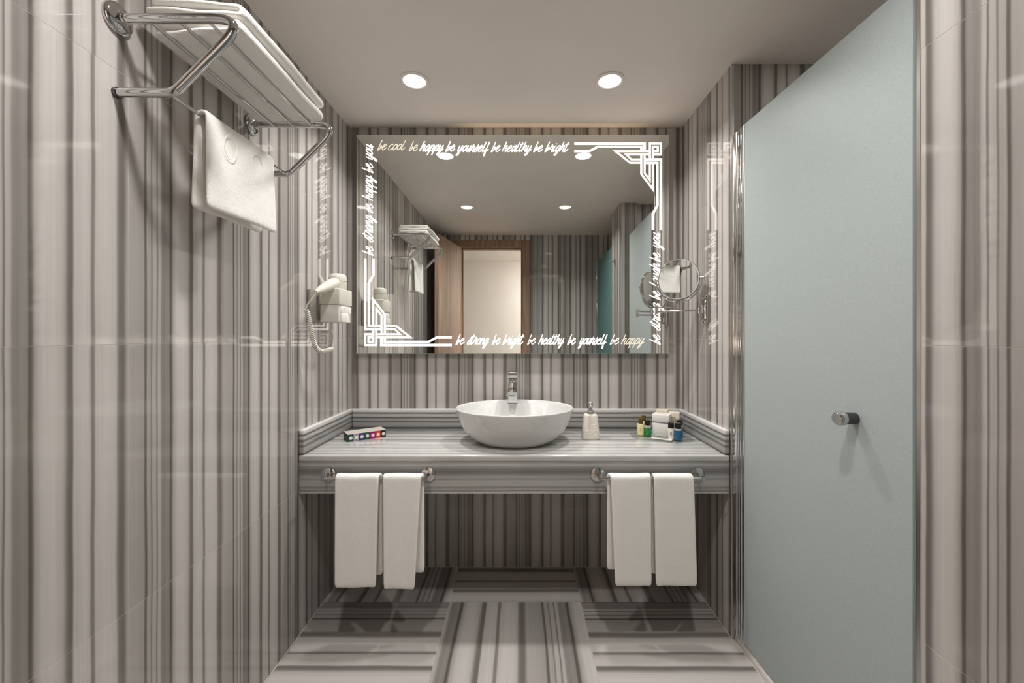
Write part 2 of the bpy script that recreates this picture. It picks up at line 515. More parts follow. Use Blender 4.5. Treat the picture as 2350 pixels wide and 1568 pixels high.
tile_cache = {}
def tile_mesh(wd, ht, u0, v0, du, dv, cross):
    """one tile, face in the local XY plane (z = TH outwards), chamfered, UV from the stripe print"""
    key = (round(wd, 4), round(ht, 4), round(u0, 3), round(v0, 3), round(du, 3), cross)
    if key in tile_cache: return tile_cache[key]
    g, ch = 0.00045, 0.0002
    x0, x1, y0, y1 = g, wd - g, g, ht - g
    vs = [(x0, y0, 0), (x1, y0, 0), (x1, y1, 0), (x0, y1, 0),
          (x0, y0, TH - ch), (x1, y0, TH - ch), (x1, y1, TH - ch), (x0, y1, TH - ch),
          (x0 + ch, y0 + ch, TH), (x1 - ch, y0 + ch, TH), (x1 - ch, y1 - ch, TH), (x0 + ch, y1 - ch, TH)]
    fs = [(0, 1, 5, 4), (1, 2, 6, 5), (2, 3, 7, 6), (3, 0, 4, 7), (4, 5, 9, 8), (5, 6, 10, 9), (6, 7, 11, 10), (7, 4, 8, 11), (8, 9, 10, 11)]
    me = bpy.data.meshes.new('tile'); me.from_pydata(vs, [], fs)
    uvl = me.uv_layers.new(name='uv')
    for lp in me.loops:
        x, y, _ = vs[lp.vertex_index]
        if cross: uvl.data[lp.index].uv = (u0 + y * du, v0 + x)
        else: uvl.data[lp.index].uv = (u0 + x * du, v0 + y)
    tile_cache[key] = me
    return me

def lay(wall, O, U, Vv, uj, vj, ur, vr, mat, udir=1, pick=None):
    """tiles on a wall: O origin, U/Vv unit directions, uj/vj joints, ur/vr the covered range"""
    O, U, Vv = Vector(O), Vector(U), Vector(Vv)
    Nn = U.cross(Vv)
    for i in range(len(uj) - 1):
        a, b = max(uj[i], ur[0]), min(uj[i + 1], ur[1])
        if b - a < 0.012: continue
        for j in range(len(vj) - 1):
            c, d = max(vj[j], vr[0]), min(vj[j + 1], vr[1])
            if d - c < 0.012: continue
            if udir > 0: u0, du = (a - uj[i]) / TW, 1.0 / TW
            else: u0, du = 1.0 - (a - uj[i]) / TW, -1.0 / TW
            me = tile_mesh(b - a, d - c, u0, c - vj[j], du, 1, False)
            if not me.materials: me.materials.append(mat)
            o = bpy.data.objects.new('tile', me)
            o.parent = wall
            Mx = Matrix((U, Vv, Nn)).transposed().to_4x4()
            Mx.translation = O + U * a + Vv * c
            o.matrix_local = Mx
            C.objects.link(o)

def slab(name, lo, hi, mat):
    bm = bmesh.new(); box(bm, lo, hi)
    return tag(obj(name, bm, mat), kind='structure')

def joints(start, step, lo, hi):
    k = math.floor((lo - start) / step)
    out = [start + k * step]
    while out[-1] < hi: out.append(out[-1] + step)
    return out

# ------------------------------------------------------------------ walls
T = 0.10
wb = slab('wall_back', (XL - T, YB + TH, 0), (XR + T, YB + TH + T, ZC), M['grout'])
lay(wb, (0, YB + TH, 0), (1, 0, 0), (0, 0, 1), joints(-0.6872 + 0.0, 0.3119, XL, XR), ROWS, (XL + 0.001, XR - 0.001), (0, ZC), M['tile'])
# note: right-hand rule gives a normal of -Y for U=+X, V=+Z
wl = slab('wall_left', (XL - TH - T, YR - 0.2, 0), (XL - TH, YB + TH + T, ZC), M['grout'])
lay(wl, (XL - TH, 0, 0), (0, 1, 0), (0, 0, 1), joints(1.282, TW, YR, YB), ROWS, (YR, YB - 0.001), (0, ZC), M['tile'])
wr = slab('wall_right', (XR + TH, YF + TH, 0), (XS + T, YB + TH + T, ZC), M['grout'])
lay(wr, (XR + TH, 0, 0), (0, -1, 0), (0, 0, 1), joints(-2.012, TW, -YB, -YF), ROWS, (-YB + 0.001, -YF), (0, ZC), M['tile'])
lay(wr, (0, YF + TH, 0), (1, 0, 0), (0, 0, 1), joints(0.876, TW, XR, XS), ROWS, (XR, XS), (0, ZC), M['tile'])
ws = slab('wall_shower_side', (XS, YR - 0.2, 0), (XS + T, YF + TH, ZC), M['grout'])
lay(ws, (XS, 0, 0), (0, -1, 0), (0, 0, 1), joints(-1.70, TW, -YF, -YR), ROWS, (-YF, -YR), (0, ZC), M['tile'])

# pillar between shower and the compartment nearer the camera
PX, PY0, PY1 = 0.855, 0.567, 0.883
wp = slab('wall_pillar', (PX + TH, PY0 + TH, 0), (1.000, PY1 - TH, ZC), M['grout'])
lay(wp, (PX + TH, 0, 0), (0, -1, 0), (0, 0, 1), joints(-0.673 - TW, TW, -PY1, -PY0), ROWS, (-PY1, -PY0), (0, ZC), M['tile'], udir=-1)
lay(wp, (0, PY1 - TH, 0), (-1, 0, 0), (0, 0, 1), joints(-1.02, TW, -1.0, -PX), ROWS, (-1.000, -PX), (0, ZC), M['tile'])
lay(wp, (0, PY0 + TH, 0), (1, 0, 0), (0, 0, 1), joints(0.86, TW, PX, 1.0), ROWS, (PX, 1.000), (0, ZC), M['tile'])
wd_ = slab('wall_divider', (1.0, PY0 + 0.05, 0), (XS, PY1 - 0.05 - TH, ZC), M['grout'])
lay(wd_, (0, PY1 - 0.05 - TH, 0), (-1, 0, 0), (0, 0, 1), joints(-XS, TW, -XS, -1.0), ROWS, (-XS, -1.0), (0, ZC), M['tile'])

# rear wall with the door opening
DX0, DX1, DZ = -0.745, 0.115, 2.325          # outside of the door frame
w1 = slab('wall_rear', (DX1, YR - T, 0), (XS, YR - TH, ZC), M['grout'])
lay(w1, (0, YR - TH, 0), (-1, 0, 0), (0, 0, 1), joints(-XS, TW, -XS, -DX1), ROWS, (-XS, -DX1), (0, ZC), M['tile'])
w2 = slab('wall_rear_top', (DX0, YR - T, DZ), (DX1, YR - TH, ZC), M['grout'])
lay(w2, (0, YR - TH, 0), (-1, 0, 0), (0, 0, 1), joints(-XS, TW, -DX1, -DX0), ROWS, (-DX1, -DX0), (DZ, ZC), M['tile'])
w3 = slab('wall_rear_left', (XL - TH, YR - T, 0), (DX0, YR - TH, ZC), M['grout'])
lay(w3, (0, YR - TH, 0), (-1, 0, 0), (0, 0, 1), joints(-XS, TW, -DX0, -XL), ROWS, (-DX0, -XL), (0, ZC), M['tile'])

# ceiling with a thin painted surface
slab('ceiling', (XL - T, YR - T, ZC), (XS + T, YB + T, ZC + 0.08), M['plaster'])

# floor: square tiles, the stripes turning by 90 degrees from one tile to the next
fl = slab('floor', (XL - T, YR - 0.2, -0.08), (XS + T, YB + T, -TH), M['grout'])
FT = 0.6187
fx = [-0.3305 - FT, -0.3305, 0.2882, 0.2882 + FT]
fy = [1.935 - 4 * FT, 1.935 - 3 * FT, 1.935 - 2 * FT, 1.935 - FT, 1.935, 1.935 + FT]
for i in range(3):
    for j in range(5):
        a, b = max(fx[i], XL), min(fx[i + 1], 0.888)
        c, d = max(fy[j], YR), min(fy[j + 1], YB)
        if d - c < 0.02: continue
        cross = (i + j) % 2 == 1
        u0 = 0.25
        if cross and j == 4: u0 = 0.30
        if cross and j < 4: u0 = 0.0
        me = tile_mesh(b - a, d - c, u0 + (0.11 if cross else 0.0) + 0.0007 * (i * 5 + j), 0, 1.26 / FT, 1, cross)
        if not me.materials: me.materials.append(M['floor_tile'])
        o = bpy.data.objects.new('tile', me); o.parent = fl
        o.matrix_local = Matrix.Translation((a, c, -TH)); C.objects.link(o)

# chrome corner trims
def trim(name, lo, hi, mat):
    bm = bmesh.new(); box(bm, lo, hi, 0.0012, 1)
    return tag(obj(name, bm, mat), kind='structure')
trim('trim_1', (XR - 0.0015, YF - 0.0015, 0.0), (XR + 0.011, YF + 0.009, ZC - 0.0005), M['satin'])
trim('trim_2', (PX - 0.0015, PY1 - 0.009, 0.0), (PX + 0.010, PY1 + 0.0015, ZC - 0.0005), M['satin'])
trim('trim_3', (PX - 0.0015, PY0 - 0.0015, 0.0), (PX + 0.008, PY0 + 0.008, ZC - 0.0005), M['satin'])

# pale sealant beads along the wall foot and in the niche corners
for k_, (lo, hi) in enumerate((((XL, YR, 0), (XL + 0.003, YB, 0.003)), ((XR - 0.003, YF, 0), (XR, YB, 0.003)), ((XL, YB - 0.003, 0), (XR, YB, 0.003)),
                               ((XL, YB - 0.0025, 0), (XL + 0.0025, YB, ZC - 0.001)), ((XR - 0.0025, YB - 0.0025, 0), (XR, YB, ZC - 0.001)))):
    slab('trim_%d' % (k_ + 4), lo, hi, M['grout'])

# ------------------------------------------------------------------ corridor behind the open door
slab('wall_corridor', (-1.6, YR - 1.25, 0), (1.4, YR - 1.15, 2.28), M['white_paint'])
slab('wall_corridor_left', (-1.6, YR - 1.15, 0), (-1.5, YR - T, 2.28), M['white_paint'])
slab('wall_corridor_right', (1.3, YR - 1.15, 0), (1.4, YR - T, 2.28), M['white_paint'])
slab('ceiling_corridor', (-1.6, YR - 1.25, 2.28), (1.4, YR - T, 2.34), M['white_paint'])
slab('floor_corridor', (-1.6, YR - 1.25, -0.08), (1.4, YR - 0.2, 0.0), M['carpet'])

# ------------------------------------------------------------------ door frame and open leaf
df = tag(bpy.data.objects.new('door_1', None), kind='structure'); C.objects.link(df)
OX0, OX1, OZ = -0.660, 0.030, 2.245
for nm, lo, hi in (('door_jamb', (DX0, YR - T, 0), (OX0, YR + 0.012, DZ)), ('door_jamb', (OX1, YR - T, 0), (DX1, YR + 0.012, DZ)),
                   ('door_head', (OX0, YR - T, OZ), (OX1, YR + 0.012, DZ))):
    bm = bmesh.new(); box(bm, lo, hi, 0.002, 1); obj(nm, bm, M['wood'], df)
for lo, hi in (((OX0, YR - T, 0), (OX0 + 0.018, YR - 0.045, OZ)), ((OX1 - 0.018, YR - T, 0), (OX1, YR - 0.045, OZ)),
               ((OX0 + 0.018, YR - T, OZ - 0.018), (OX1 - 0.018, YR - 0.045, OZ))):
    bm = bmesh.new(); box(bm, lo, hi, 0.001, 1); obj('door_stop', bm, M['wood'], df)
dl = thing('door_leaf', 'oak veneered room door standing open, seen in the mirror beside the doorway', 'door', (OX0, YR + 0.015, 0.0))
ang = math.radians(101)
Mx = Matrix.Translation((OX0 - 0.002, YR + 0.016, 0.006)) @ Matrix.Rotation(ang, 4, 'Z')
bm = bmesh.new(); box(bm, (0.0, 0.0, 0.0), (0.655, 0.040, OZ - 0.01), 0.002, 1, Mx); obj('leaf', bm, M['wood'], dl)

# ------------------------------------------------------------------ downlights
DL = [(-0.465, 1.811), (0.397, 1.811), (-0.465, 0.775), (0.397, 0.775)]
DLAB = ['round recessed ceiling downlight near the back wall, left of the pair above the mirror',
        'round recessed ceiling downlight near the back wall, right of the pair above the mirror',
        'round recessed ceiling downlight overhead, seen in the mirror, the left one of the farther pair',
        'round recessed ceiling downlight overhead, seen in the mirror, the right one of the farther pair']
d0 = thing('ceiling_downlight', DLAB[0], 'downlight', (DL[0][0], DL[0][1], ZC), 'ceiling downlights')
bm = bmesh.new()
lathe(bm, [(0.049, -0.0005), (0.049, -0.006), (0.053, -0.0075), (0.0615, -0.004), (0.0625, -0.0005)], (DL[0][0], DL[0][1], ZC), seg=48)
obj('trim_ring', bm, M['lamp_trim'], d0, 40)
bm = bmesh.new()
lathe(bm, [(0.0, -0.0052), (0.044, -0.0050), (0.0485, -0.0040), (0.0485, -0.0008)], (DL[0][0], DL[0][1], ZC), seg=48)
obj('diffuser', bm, M['diffuser'], d0, 40)
ld = bpy.data.lights.new('downlight_beam', 'AREA')
ld.shape = 'DISK'; ld.size = 0.088; ld.energy = DOWNLIGHT_WATTS; ld.color = (1.0, 0.98, 0.955); ld.spread = math.radians(135)
lo_ = bpy.data.objects.new('beam', ld); lo_.parent = d0; lo_.location = (0, 0, -0.0085); C.objects.link(lo_)
for (x, y), lb in zip(DL[1:], DLAB[1:]):
    r_ = dup(d0, (x - DL[0][0], y - DL[0][1], 0), lb)
    if y < 1.0:
        for c_ in r_.children:
            if c_.type == 'LIGHT':
                c_.data = c_.data.copy(); c_.data.energy = DOWNLIGHT_WATTS_NEAR[0 if x < 0 else 1]
# the corridor's own ceiling lamp (outside the door)
cl = thing('corridor_downlight', 'round lamp on the corridor ceiling outside the room, out of sight of the doorway', 'downlight', (0.85, YR - 0.55, 2.28))
bm = bmesh.new(); lathe(bm, [(0.0, -0.012), (0.09, -0.011), (0.10, -0.004), (0.10, -0.0005)], (0.85, YR - 0.55, 2.28), seg=32)
obj('diffuser', bm, emit('corridor_lamp_diffuser', (1.0, 0.985, 0.965, 1), CORRIDOR_GLOW), cl, 40)

sl = thing('shower_fill_lamp', 'added unseen fill lamp on the shower ceiling, behind the frosted glass door', 'downlight', (1.36, 1.25, ZC))  # fill lamp added out of view to brighten the shower interior
bm = bmesh.new()
lathe(bm, [(0.049, -0.0005), (0.049, -0.006), (0.053, -0.0075), (0.0615, -0.004), (0.0625, -0.0005)], (1.36, 1.25, ZC), seg=32)
obj('trim_ring', bm, M['lamp_trim'], sl, 40)
bm = bmesh.new()
lathe(bm, [(0.0, -0.0052), (0.044, -0.0050), (0.0485, -0.0040), (0.0485, -0.0008)], (1.36, 1.25, ZC), seg=32)
obj('diffuser', bm, M['diffuser'], sl, 40)
l2 = ld.copy(); l2.energy = SHOWER_FILL_WATTS; l2.spread = PI
lo2 = bpy.data.objects.new('beam', l2); lo2.parent = sl; lo2.location = (0, 0, -0.0085); C.objects.link(lo2)

# ------------------------------------------------------------------ vanity: counter, splash, apron
ZT = EYE - 0.5045               # counter top height
YV = 1.7127                     # front of the vanity
vt = thing('vanity_counter', 'grey striped marble washstand counter with deep apron and upstand', 'counter', (-0.0235, 1.97, ZT - 0.16))

def uv_box(name, lo, hi, mat, parent, along, across, rng, bevel=0.004, seg=3):
    """bevelled box with UV: x = metres along, y = 0..1 across rng"""
    bm = bmesh.new(); box(bm, lo, hi, bevel, seg)
    uvl = bm.loops.layers.uv.new('uv')
    for f in bm.faces:
        for lp in f.loops:
            lp[uvl].uv = (lp.vert.co[along], (lp.vert.co[across] - rng[0]) / (rng[1] - rng[0]))
    return obj(name, bm, mat, parent, 30)
uv_box('countertop', (XL + 0.0005, YV, ZT - 0.028), (XR - 0.0005, YB - 0.0005, ZT), M['top'], vt, 0, 1, (YV, YB), 0.007, 4)
uv_box('apron', (XL + 0.0005, YV + 0.004, ZT - 0.162), (XR - 0.0005, YV + 0.034, ZT - 0.028), M['apron'], vt, 0, 2, (ZT - 0.162, ZT - 0.028), 0.003, 2)
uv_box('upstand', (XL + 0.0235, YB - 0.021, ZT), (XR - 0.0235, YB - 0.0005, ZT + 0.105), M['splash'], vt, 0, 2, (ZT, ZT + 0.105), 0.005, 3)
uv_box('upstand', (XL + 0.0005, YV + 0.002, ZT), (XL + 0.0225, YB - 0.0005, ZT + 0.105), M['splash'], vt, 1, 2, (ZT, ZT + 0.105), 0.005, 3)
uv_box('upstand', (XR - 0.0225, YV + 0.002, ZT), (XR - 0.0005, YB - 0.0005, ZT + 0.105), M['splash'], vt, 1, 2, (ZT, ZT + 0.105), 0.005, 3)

# ------------------------------------------------------------------ wash basin
BX, BY = -0.025, 1.943
BW, BD = 0.2765, 0.2235         # half width, half depth of the rim
bs = thing('wash_basin', 'white oval porcelain vessel basin standing on the marble counter', 'basin', (BX, BY, ZT))
bm = bmesh.new()
prof = [(0.0, 0.002), (0.56, 0.0), (0.585, 0.001), (0.63, 0.006), (0.70, 0.018), (0.78, 0.036), (0.865, 0.063), (0.93, 0.096), (0.975, 0.130), (0.996, 0.152),
        (1.0, 0.158), (0.997, 0.1615), (0.988, 0.1625), (0.975, 0.161), (0.962, 0.154), (0.94, 0.135), (0.89, 0.104), (0.80, 0.072), (0.65, 0.047), (0.4, 0.034), (0.15, 0.030), (0.0, 0.029)]
rings_ = []
SEG = 72
for pi_, (r, h) in enumerate(prof):
    if r < 1e-6:
        rings_.append([bm.verts.new((BX, BY, ZT + h))]); continue
    rg = []
    for k in range(SEG):
        t = 2 * PI * k / SEG
        xx, yy = r * math.cos(t), r * math.sin(t)
        hh = h
        if pi_ >= 13:           # the tap ledge at the rear of the bowl
            s = min(1, max(0, (yy - 0.58) / 0.16)); s = s * s * (3 - 2 * s)
            hh = h * (1 - s) + max(h, 0.150) * s
        rg.append(bm.verts.new((BX + xx * BW, BY + yy * BD, ZT + hh)))
    rings_.append(rg)
for A, B in zip(rings_, rings_[1:]):
    for k in range(SEG):
        k2 = (k + 1) % SEG
        if len(A) == 1: bm.faces.new((A[0], B[k2], B[k]))
        elif len(B) == 1: bm.faces.new((A[k], A[k2], B[0]))
        else: bm.faces.new((A[k], A[k2], B[k2], B[k]))
obj('bowl', bm, M['porcelain'], bs, 60)
bm = bmesh.new(); lathe(bm, [(0.0, 0.004), (0.02, 0.0035), (0.024, 0.001), (0.024, -0.002)], (BX, BY, ZT + 0.031), seg=24)
obj('drain_cover', bm, M['chrome'], bs, 40)

# ------------------------------------------------------------------ basin tap
FX, FY = -0.0365, 2.108
ZD = ZT + 0.1505
ft = thing('basin_tap', 'chrome block shaped mixer tap on the rear ledge of the basin', 'tap', (FX, FY, ZD))
bm = bmesh.new(); box(bm, (FX - 0.026, FY - 0.026, ZD), (FX + 0.026, FY + 0.026, ZD + 0.005), 0.0015, 1); obj('base_plate', bm, M['chrome'], ft, 30)
bm = bmesh.new()
vs = box(bm, (FX - 0.0225, FY - 0.022, ZD + 0.005), (FX + 0.0225, FY + 0.022, ZD + 0.112), 0.003, 3)
obj('body', bm, M['chrome'], ft, 30)
bm = bmesh.new()        # flat spout reaching forward
vs = box(bm, (-0.0235, -0.115, 0), (0.0235, 0.0, 0.020), 0.003, 2, Matrix.Translation((FX, FY - 0.015, ZD + 0.058)) @ Matrix.Rotation(math.radians(-6), 4, 'X'))
sp = obj('spout', bm, M['chrome'], ft, 30)
bm = bmesh.new(); box(bm, (FX - 0.014, FY - 0.1305, ZD + 0.056), (FX + 0.010, FY - 0.126, ZD + 0.0605), 0.001, 1); obj('aerator', bm, M['darkmetal'], sp)
bm = bmesh.new(); lathe(bm, [(0.0205, 0.0), (0.0215, 0.003), (0.0215, 0.018), (0.018, 0.032), (0.0, 0.033)], (FX, FY, ZD + 0.111), seg=28)
obj('cartridge', bm, M['chrome'], ft, 40)
bm = bmesh.new()        # curved lever plate
prof_l = [(-0.042, 0.000), (-0.054, -0.001), (-0.062, 0.006), (-0.064, 0.018), (-0.058, 0.029), (-0.045, 0.035), (-0.02, 0.037), (0.010, 0.036), (0.024, 0.033), (0.024, 0.014), (0.0, 0.012), (-0.026, 0.010)]
L1 = [bm.verts.new((FX - 0.0235, FY + yy, ZD + 0.131 + zz)) for yy, zz in prof_l]
L2 = [bm.verts.new((FX + 0.0235, FY + yy, ZD + 0.131 + zz)) for yy, zz in prof_l]
bm.faces.new(L1); bm.faces.new(list(reversed(L2)))
for k in range(len(prof_l)):
    k2 = (k + 1) % len(prof_l)
    bm.faces.new((L1[k], L2[k], L2[k2], L1[k2]))
bmesh.ops.bevel(bm, geom=[e for e in bm.edges if abs(e.verts[0].co.x - e.verts[1].co.x) < 1e-5], offset=0.0015, segments=2, affect='EDGES')
obj('lever', bm, M['chrome'], ft, 35)
bm = bmesh.new(); cyl(bm, (FX - 0.0225, FY - 0.005, ZD + 0.045), 0.004, 0.010, (-1, 0, 0), 12, 0.001); obj('pull_rod', bm, M['chrome'], ft, 40)

# ------------------------------------------------------------------ soap dispenser
SX, SY = 0.343, 1.9926
sd = thing('soap_dispenser', 'cream ceramic soap dispenser with embossed rings and chrome pump', 'soap dispenser', (SX, SY, ZT))
bm = bmesh.new()
lev = [(0.0, 0.040, 0.030), (0.003, 0.0425, 0.0325), (0.010, 0.0425, 0.0325), (0.110, 0.0325, 0.026), (0.117, 0.031, 0.0245), (0.1195, 0.027, 0.021)]
rg = []
for h, hx, hy in lev:
    r = []
    for k in range(32):
        t = 2 * PI * (k + 0.5) / 32
        c, s = math.cos(t), math.sin(t)
        p = 5.0
        rr = (abs(c) ** p + abs(s) ** p) ** (-1 / p)
        r.append(bm.verts.new((SX + c * rr * hx, SY + s * rr * hy, ZT + h)))
    rg.append(r)
for A, B in zip(rg, rg[1:]):
    for k in range(32): bm.faces.new((A[k], A[(k + 1) % 32], B[(k + 1) % 32], B[k]))
bm.faces.new(list(reversed(rg[0]))); bm.faces.new(rg[-1])
body_ = obj('body', bm, M['ceramic'], sd, 50)
for (dx, h, R) in ((0.001, 0.092, 0.0085), (-0.013, 0.066, 0.0065), (0.015, 0.066, 0.0065), (-0.015, 0.036, 0.0095), (0.017, 0.034, 0.011)):
    fy_ = SY - (0.0325 - (h - 0.010) * 0.065)
    bm = bmesh.new()
    ring(bm, (SX + dx, fy_ + 0.0004, ZT + h), (0, -1, 0.065), R, 0.0013, 24, 6)
    ring(bm, (SX + dx, fy_ + 0.0004, ZT + h), (0, -1, 0.065), R * 0.45, 0.0011, 16, 6)
    obj('embossed_ring', bm, M['ceramic'], body_, 60)
bm = bmesh.new(); lathe(bm, [(0.0165, 0), (0.0165, 0.014), (0.014, 0.017), (0.011, 0.017), (0.009, 0.026), (0.005, 0.027)], (SX, SY, ZT + 0.119), seg=24)
obj('collar', bm, M['satin'], sd, 40)
bm = bmesh.new(); cyl(bm, (SX, SY, ZT + 0.143), 0.005, 0.02, seg=16); cyl(bm, (SX, SY, ZT + 0.152), 0.0125, 0.024, seg=24, bev=0.002)
tube(bm, fillet([(SX, SY, ZT + 0.170), (SX - 0.004, SY - 0.030, ZT + 0.170), (SX - 0.006, SY - 0.040, ZT + 0.162)], 0.01, 4), 0.0055, 12)
obj('pump', bm, M['satin'], sd, 40)

# ------------------------------------------------------------------ box of seven coloured packets
A0, A1 = V(-0.806, 1.9217, ZT), V(-0.6618, 2.0266, ZT)
ex = (A1 - A0).normalized(); ey = V(-ex.y, ex.x, 0)
BL = (A1 - A0).length
RB = Matrix((ex, ey, V(0, 0, 1))).transposed().to_4x4(); RB.translation = A0
tb = thing('amenity_box', 'flat grey topped box showing seven coloured squares, on the counter left of the basin', 'box', A0)
bm = bmesh.new(); box(bm, (0, 0.001, 0.0), (BL, 0.078, 0.034), 0.0006, 1, RB); cs = obj('carton', bm, M['card_black'], tb)
bm = bmesh.new(); box(bm, (0, 0.0, 0.0341), (BL, 0.0782, 0.0362), 0.0005, 1, RB); obj('lid', bm, M['card_grey'], tb)
cols = [(20, 66, 50), (150, 150, 156), (62, 40, 120), (0, 84, 58), (150, 16, 104), (202, 62, 24), (24, 20, 30)]
for i, cc in enumerate(cols):
    a, b = BL * i / 7, BL * (i + 1) / 7
    mt = plain('packet_colour', srgb(*cc), 0.35)
    bm = bmesh.new(); box(bm, (a + 0.0002, -0.0006, 0.0006), (b - 0.0002, 0.0012, 0.0338), 0.0002, 1, RB)
    pk = obj('packet_front', bm, mt, tb)
    c = (a + b) / 2 + 0.001
    bm = bmesh.new(); box(bm, (c - 0.0075, -0.0012, 0.0095), (c + 0.0075, -0.0005, 0.0245), 0.0, 1, RB)
    es = [e for e in bm.edges if abs((RB.inverted() @ e.verts[0].co).y - (RB.inverted() @ e.verts[1].co).y) > 0.0004]
    bmesh.ops.bevel(bm, geom=es, offset=0.003, segments=3, affect='EDGES')
    lb_ = obj('label', bm, M['card_white'], pk)

# ------------------------------------------------------------------ glass tray with toiletries
G0, G1 = V(0.5445, 1.9885, ZT), V(0.7257, 1.878, ZT)
gx = (G1 - G0).normalized(); gy = V(-gx.y, gx.x, 0)
GL = (G1 - G0).length
RG = Matrix((gx, gy, V(0, 0, 1))).transposed().to_4x4(); RG.translation = G0
tr = thing('glass_tray', 'clear glass tray with cut corners holding toiletries on the counter', 'tray', G0)
bm = bmesh.new()
out = [(0.0, 0.0), (GL, 0.0), (GL + 0.06, 0.085), (GL + 0.03, 0.155), (0.02, 0.155), (-0.035, 0.080)]
vb = [bm.verts.new(RG @ V(x, y, 0.0016)) for x, y in out]; vt_ = [bm.verts.new(RG @ V(x, y, 0.0066)) for x, y in out]
bm.faces.new(list(reversed(vb))); bm.faces.new(vt_)
for k in range(6): bm.faces.new((vb[k], vb[(k + 1) % 6], vt_[(k + 1) % 6], vt_[k]))
bmesh.ops.bevel(bm, geom=list(bm.edges), offset=0.001, segments=1, affect='EDGES')
obj('plate', bm, M['tray_glass'], tr)
for x, y in ((0.02, 0.02), (GL - 0.01, 0.02), (GL + 0.02, 0.13), (0.03, 0.13)):
    p = RG @ V(x, y, 0)
    bm = bmesh.new(); cyl(bm, p, 0.006, 0.0017, seg=12); obj('foot', bm, M['tray_glass'], tr, 40)
ZG = ZT + 0.0067

def on_tray(px, py):            # reads a spot in the photograph as a point of the tray's surface
    h = EYE - ZG
    d = h * 942.0 / (py - 768.0)
    return (px - 1193.0) / 942.0 * d, d

def bottle(name, label, x, y, r, hb, body, neck=None, capm=None, capr=0.9, caph=0.022, print_=None, group=None, neckh=0.006):
    t = thing(name, label, 'bottle', (x, y, ZG), group)
    bm = bmesh.new()
    lathe(bm, [(0.0, 0.0), (r * 0.88, 0.0), (r, 0.002), (r, hb - 0.004), (r * 0.92, hb - 0.001), (r * 0.62, hb), (0.0, hb)], (x, y, ZG), seg=28)
    obj('body', bm, body, t, 40)
    if neck is not None:
        bm = bmesh.new(); lathe(bm, [(r * 0.99, 0), (r, 0.001), (r, neckh - 0.001), (r * 0.9, neckh)], (x, y, ZG + hb), seg=28); obj('upper_body', bm, neck, t, 40)
        hb2 = hb + neckh
    else:
        hb2 = hb
    bm = bmesh.new(); lathe(bm, [(r * capr, 0.0), (r * capr, caph - 0.002), (r * capr * 0.92, caph), (0.0, caph)], (x, y, ZG + hb2), seg=28)
    obj('cap', bm, capm, t, 40)
    if print_ is not None:
        bm = bmesh.new()
        dv = (V(0, 0, 0) - V(x, y, 0)).normalized(); a = V(dv.y, -dv.x, 0)
        c = V(x, y, ZG + hb * 0.62) + dv * (r + 0.0002)
        ring(bm, c, dv, 0.0032, 0.0007, 16, 5)
        for k in range(2):
            q = c - V(0, 0, 0.0075 + 0.004 * k)
            wv = 0.006 - 0.002 * k
            tube(bm, [q - a * wv - dv * 0.0008, q, q + a * wv - dv * 0.0008], 0.0006, 5)
        obj('print', bm, print_, t)
    return t

x, y = on_tray(1472, 999.5)
bottle('lotion_bottle', 'pale yellow lotion bottle with bronze cap, at the left front of the tray', x, y + 0.014, 0.0165, 0.056, M['lotion'], None, M['amber_cap'], 0.66, 0.027, M['print_gold'])
x, y = on_tray(1478, 993.5)
bottle('lotion_bottle', 'lotion bottle with bronze cap, half hidden behind the front bronze capped bottle', x + 0.004, y + 0.022, 0.0165, 0.056, M['lotion'], None, M['amber_cap'], 0.66, 0.027)
x, y = on_tray(1488, 1000.5)
bottle('gel_bottle', 'small green gel bottle with black cap, left of the white carton', x, y + 0.014, 0.0165, 0.038, M['gel_green'], M['bottle_clear'], M['black_cap'], 0.9, 0.024, None, None, 0.012)
x, y = on_tray(1541.5, 1009)
bottle('lotion_bottle', 'small white lotion bottle with black cap, right of the white carton', x, y + 0.010, 0.0145, 0.053, M['lotion_white'], None, M['black_cap'], 0.92, 0.025, M['print'])
x, y = on_tray(1558.5, 1011.5)
bottle('gel_bottle', 'small blue gel bottle with black cap, at the right front of the tray', x, y + 0.014, 0.0165, 0.046, M['gel_blue'], M['bottle_clear'], M['black_cap'], 0.9, 0.026, None, None, 0.008)
x, y = on_tray(1563, 1006)
bottle('gel_bottle', 'small blue gel bottle with black cap, half hidden behind the front blue one', x + 0.008, y + 0.040, 0.0155, 0.046, M['gel_blue'], M['bottle_clear'], M['black_cap'], 0.9, 0.026, None, None, 0.008)

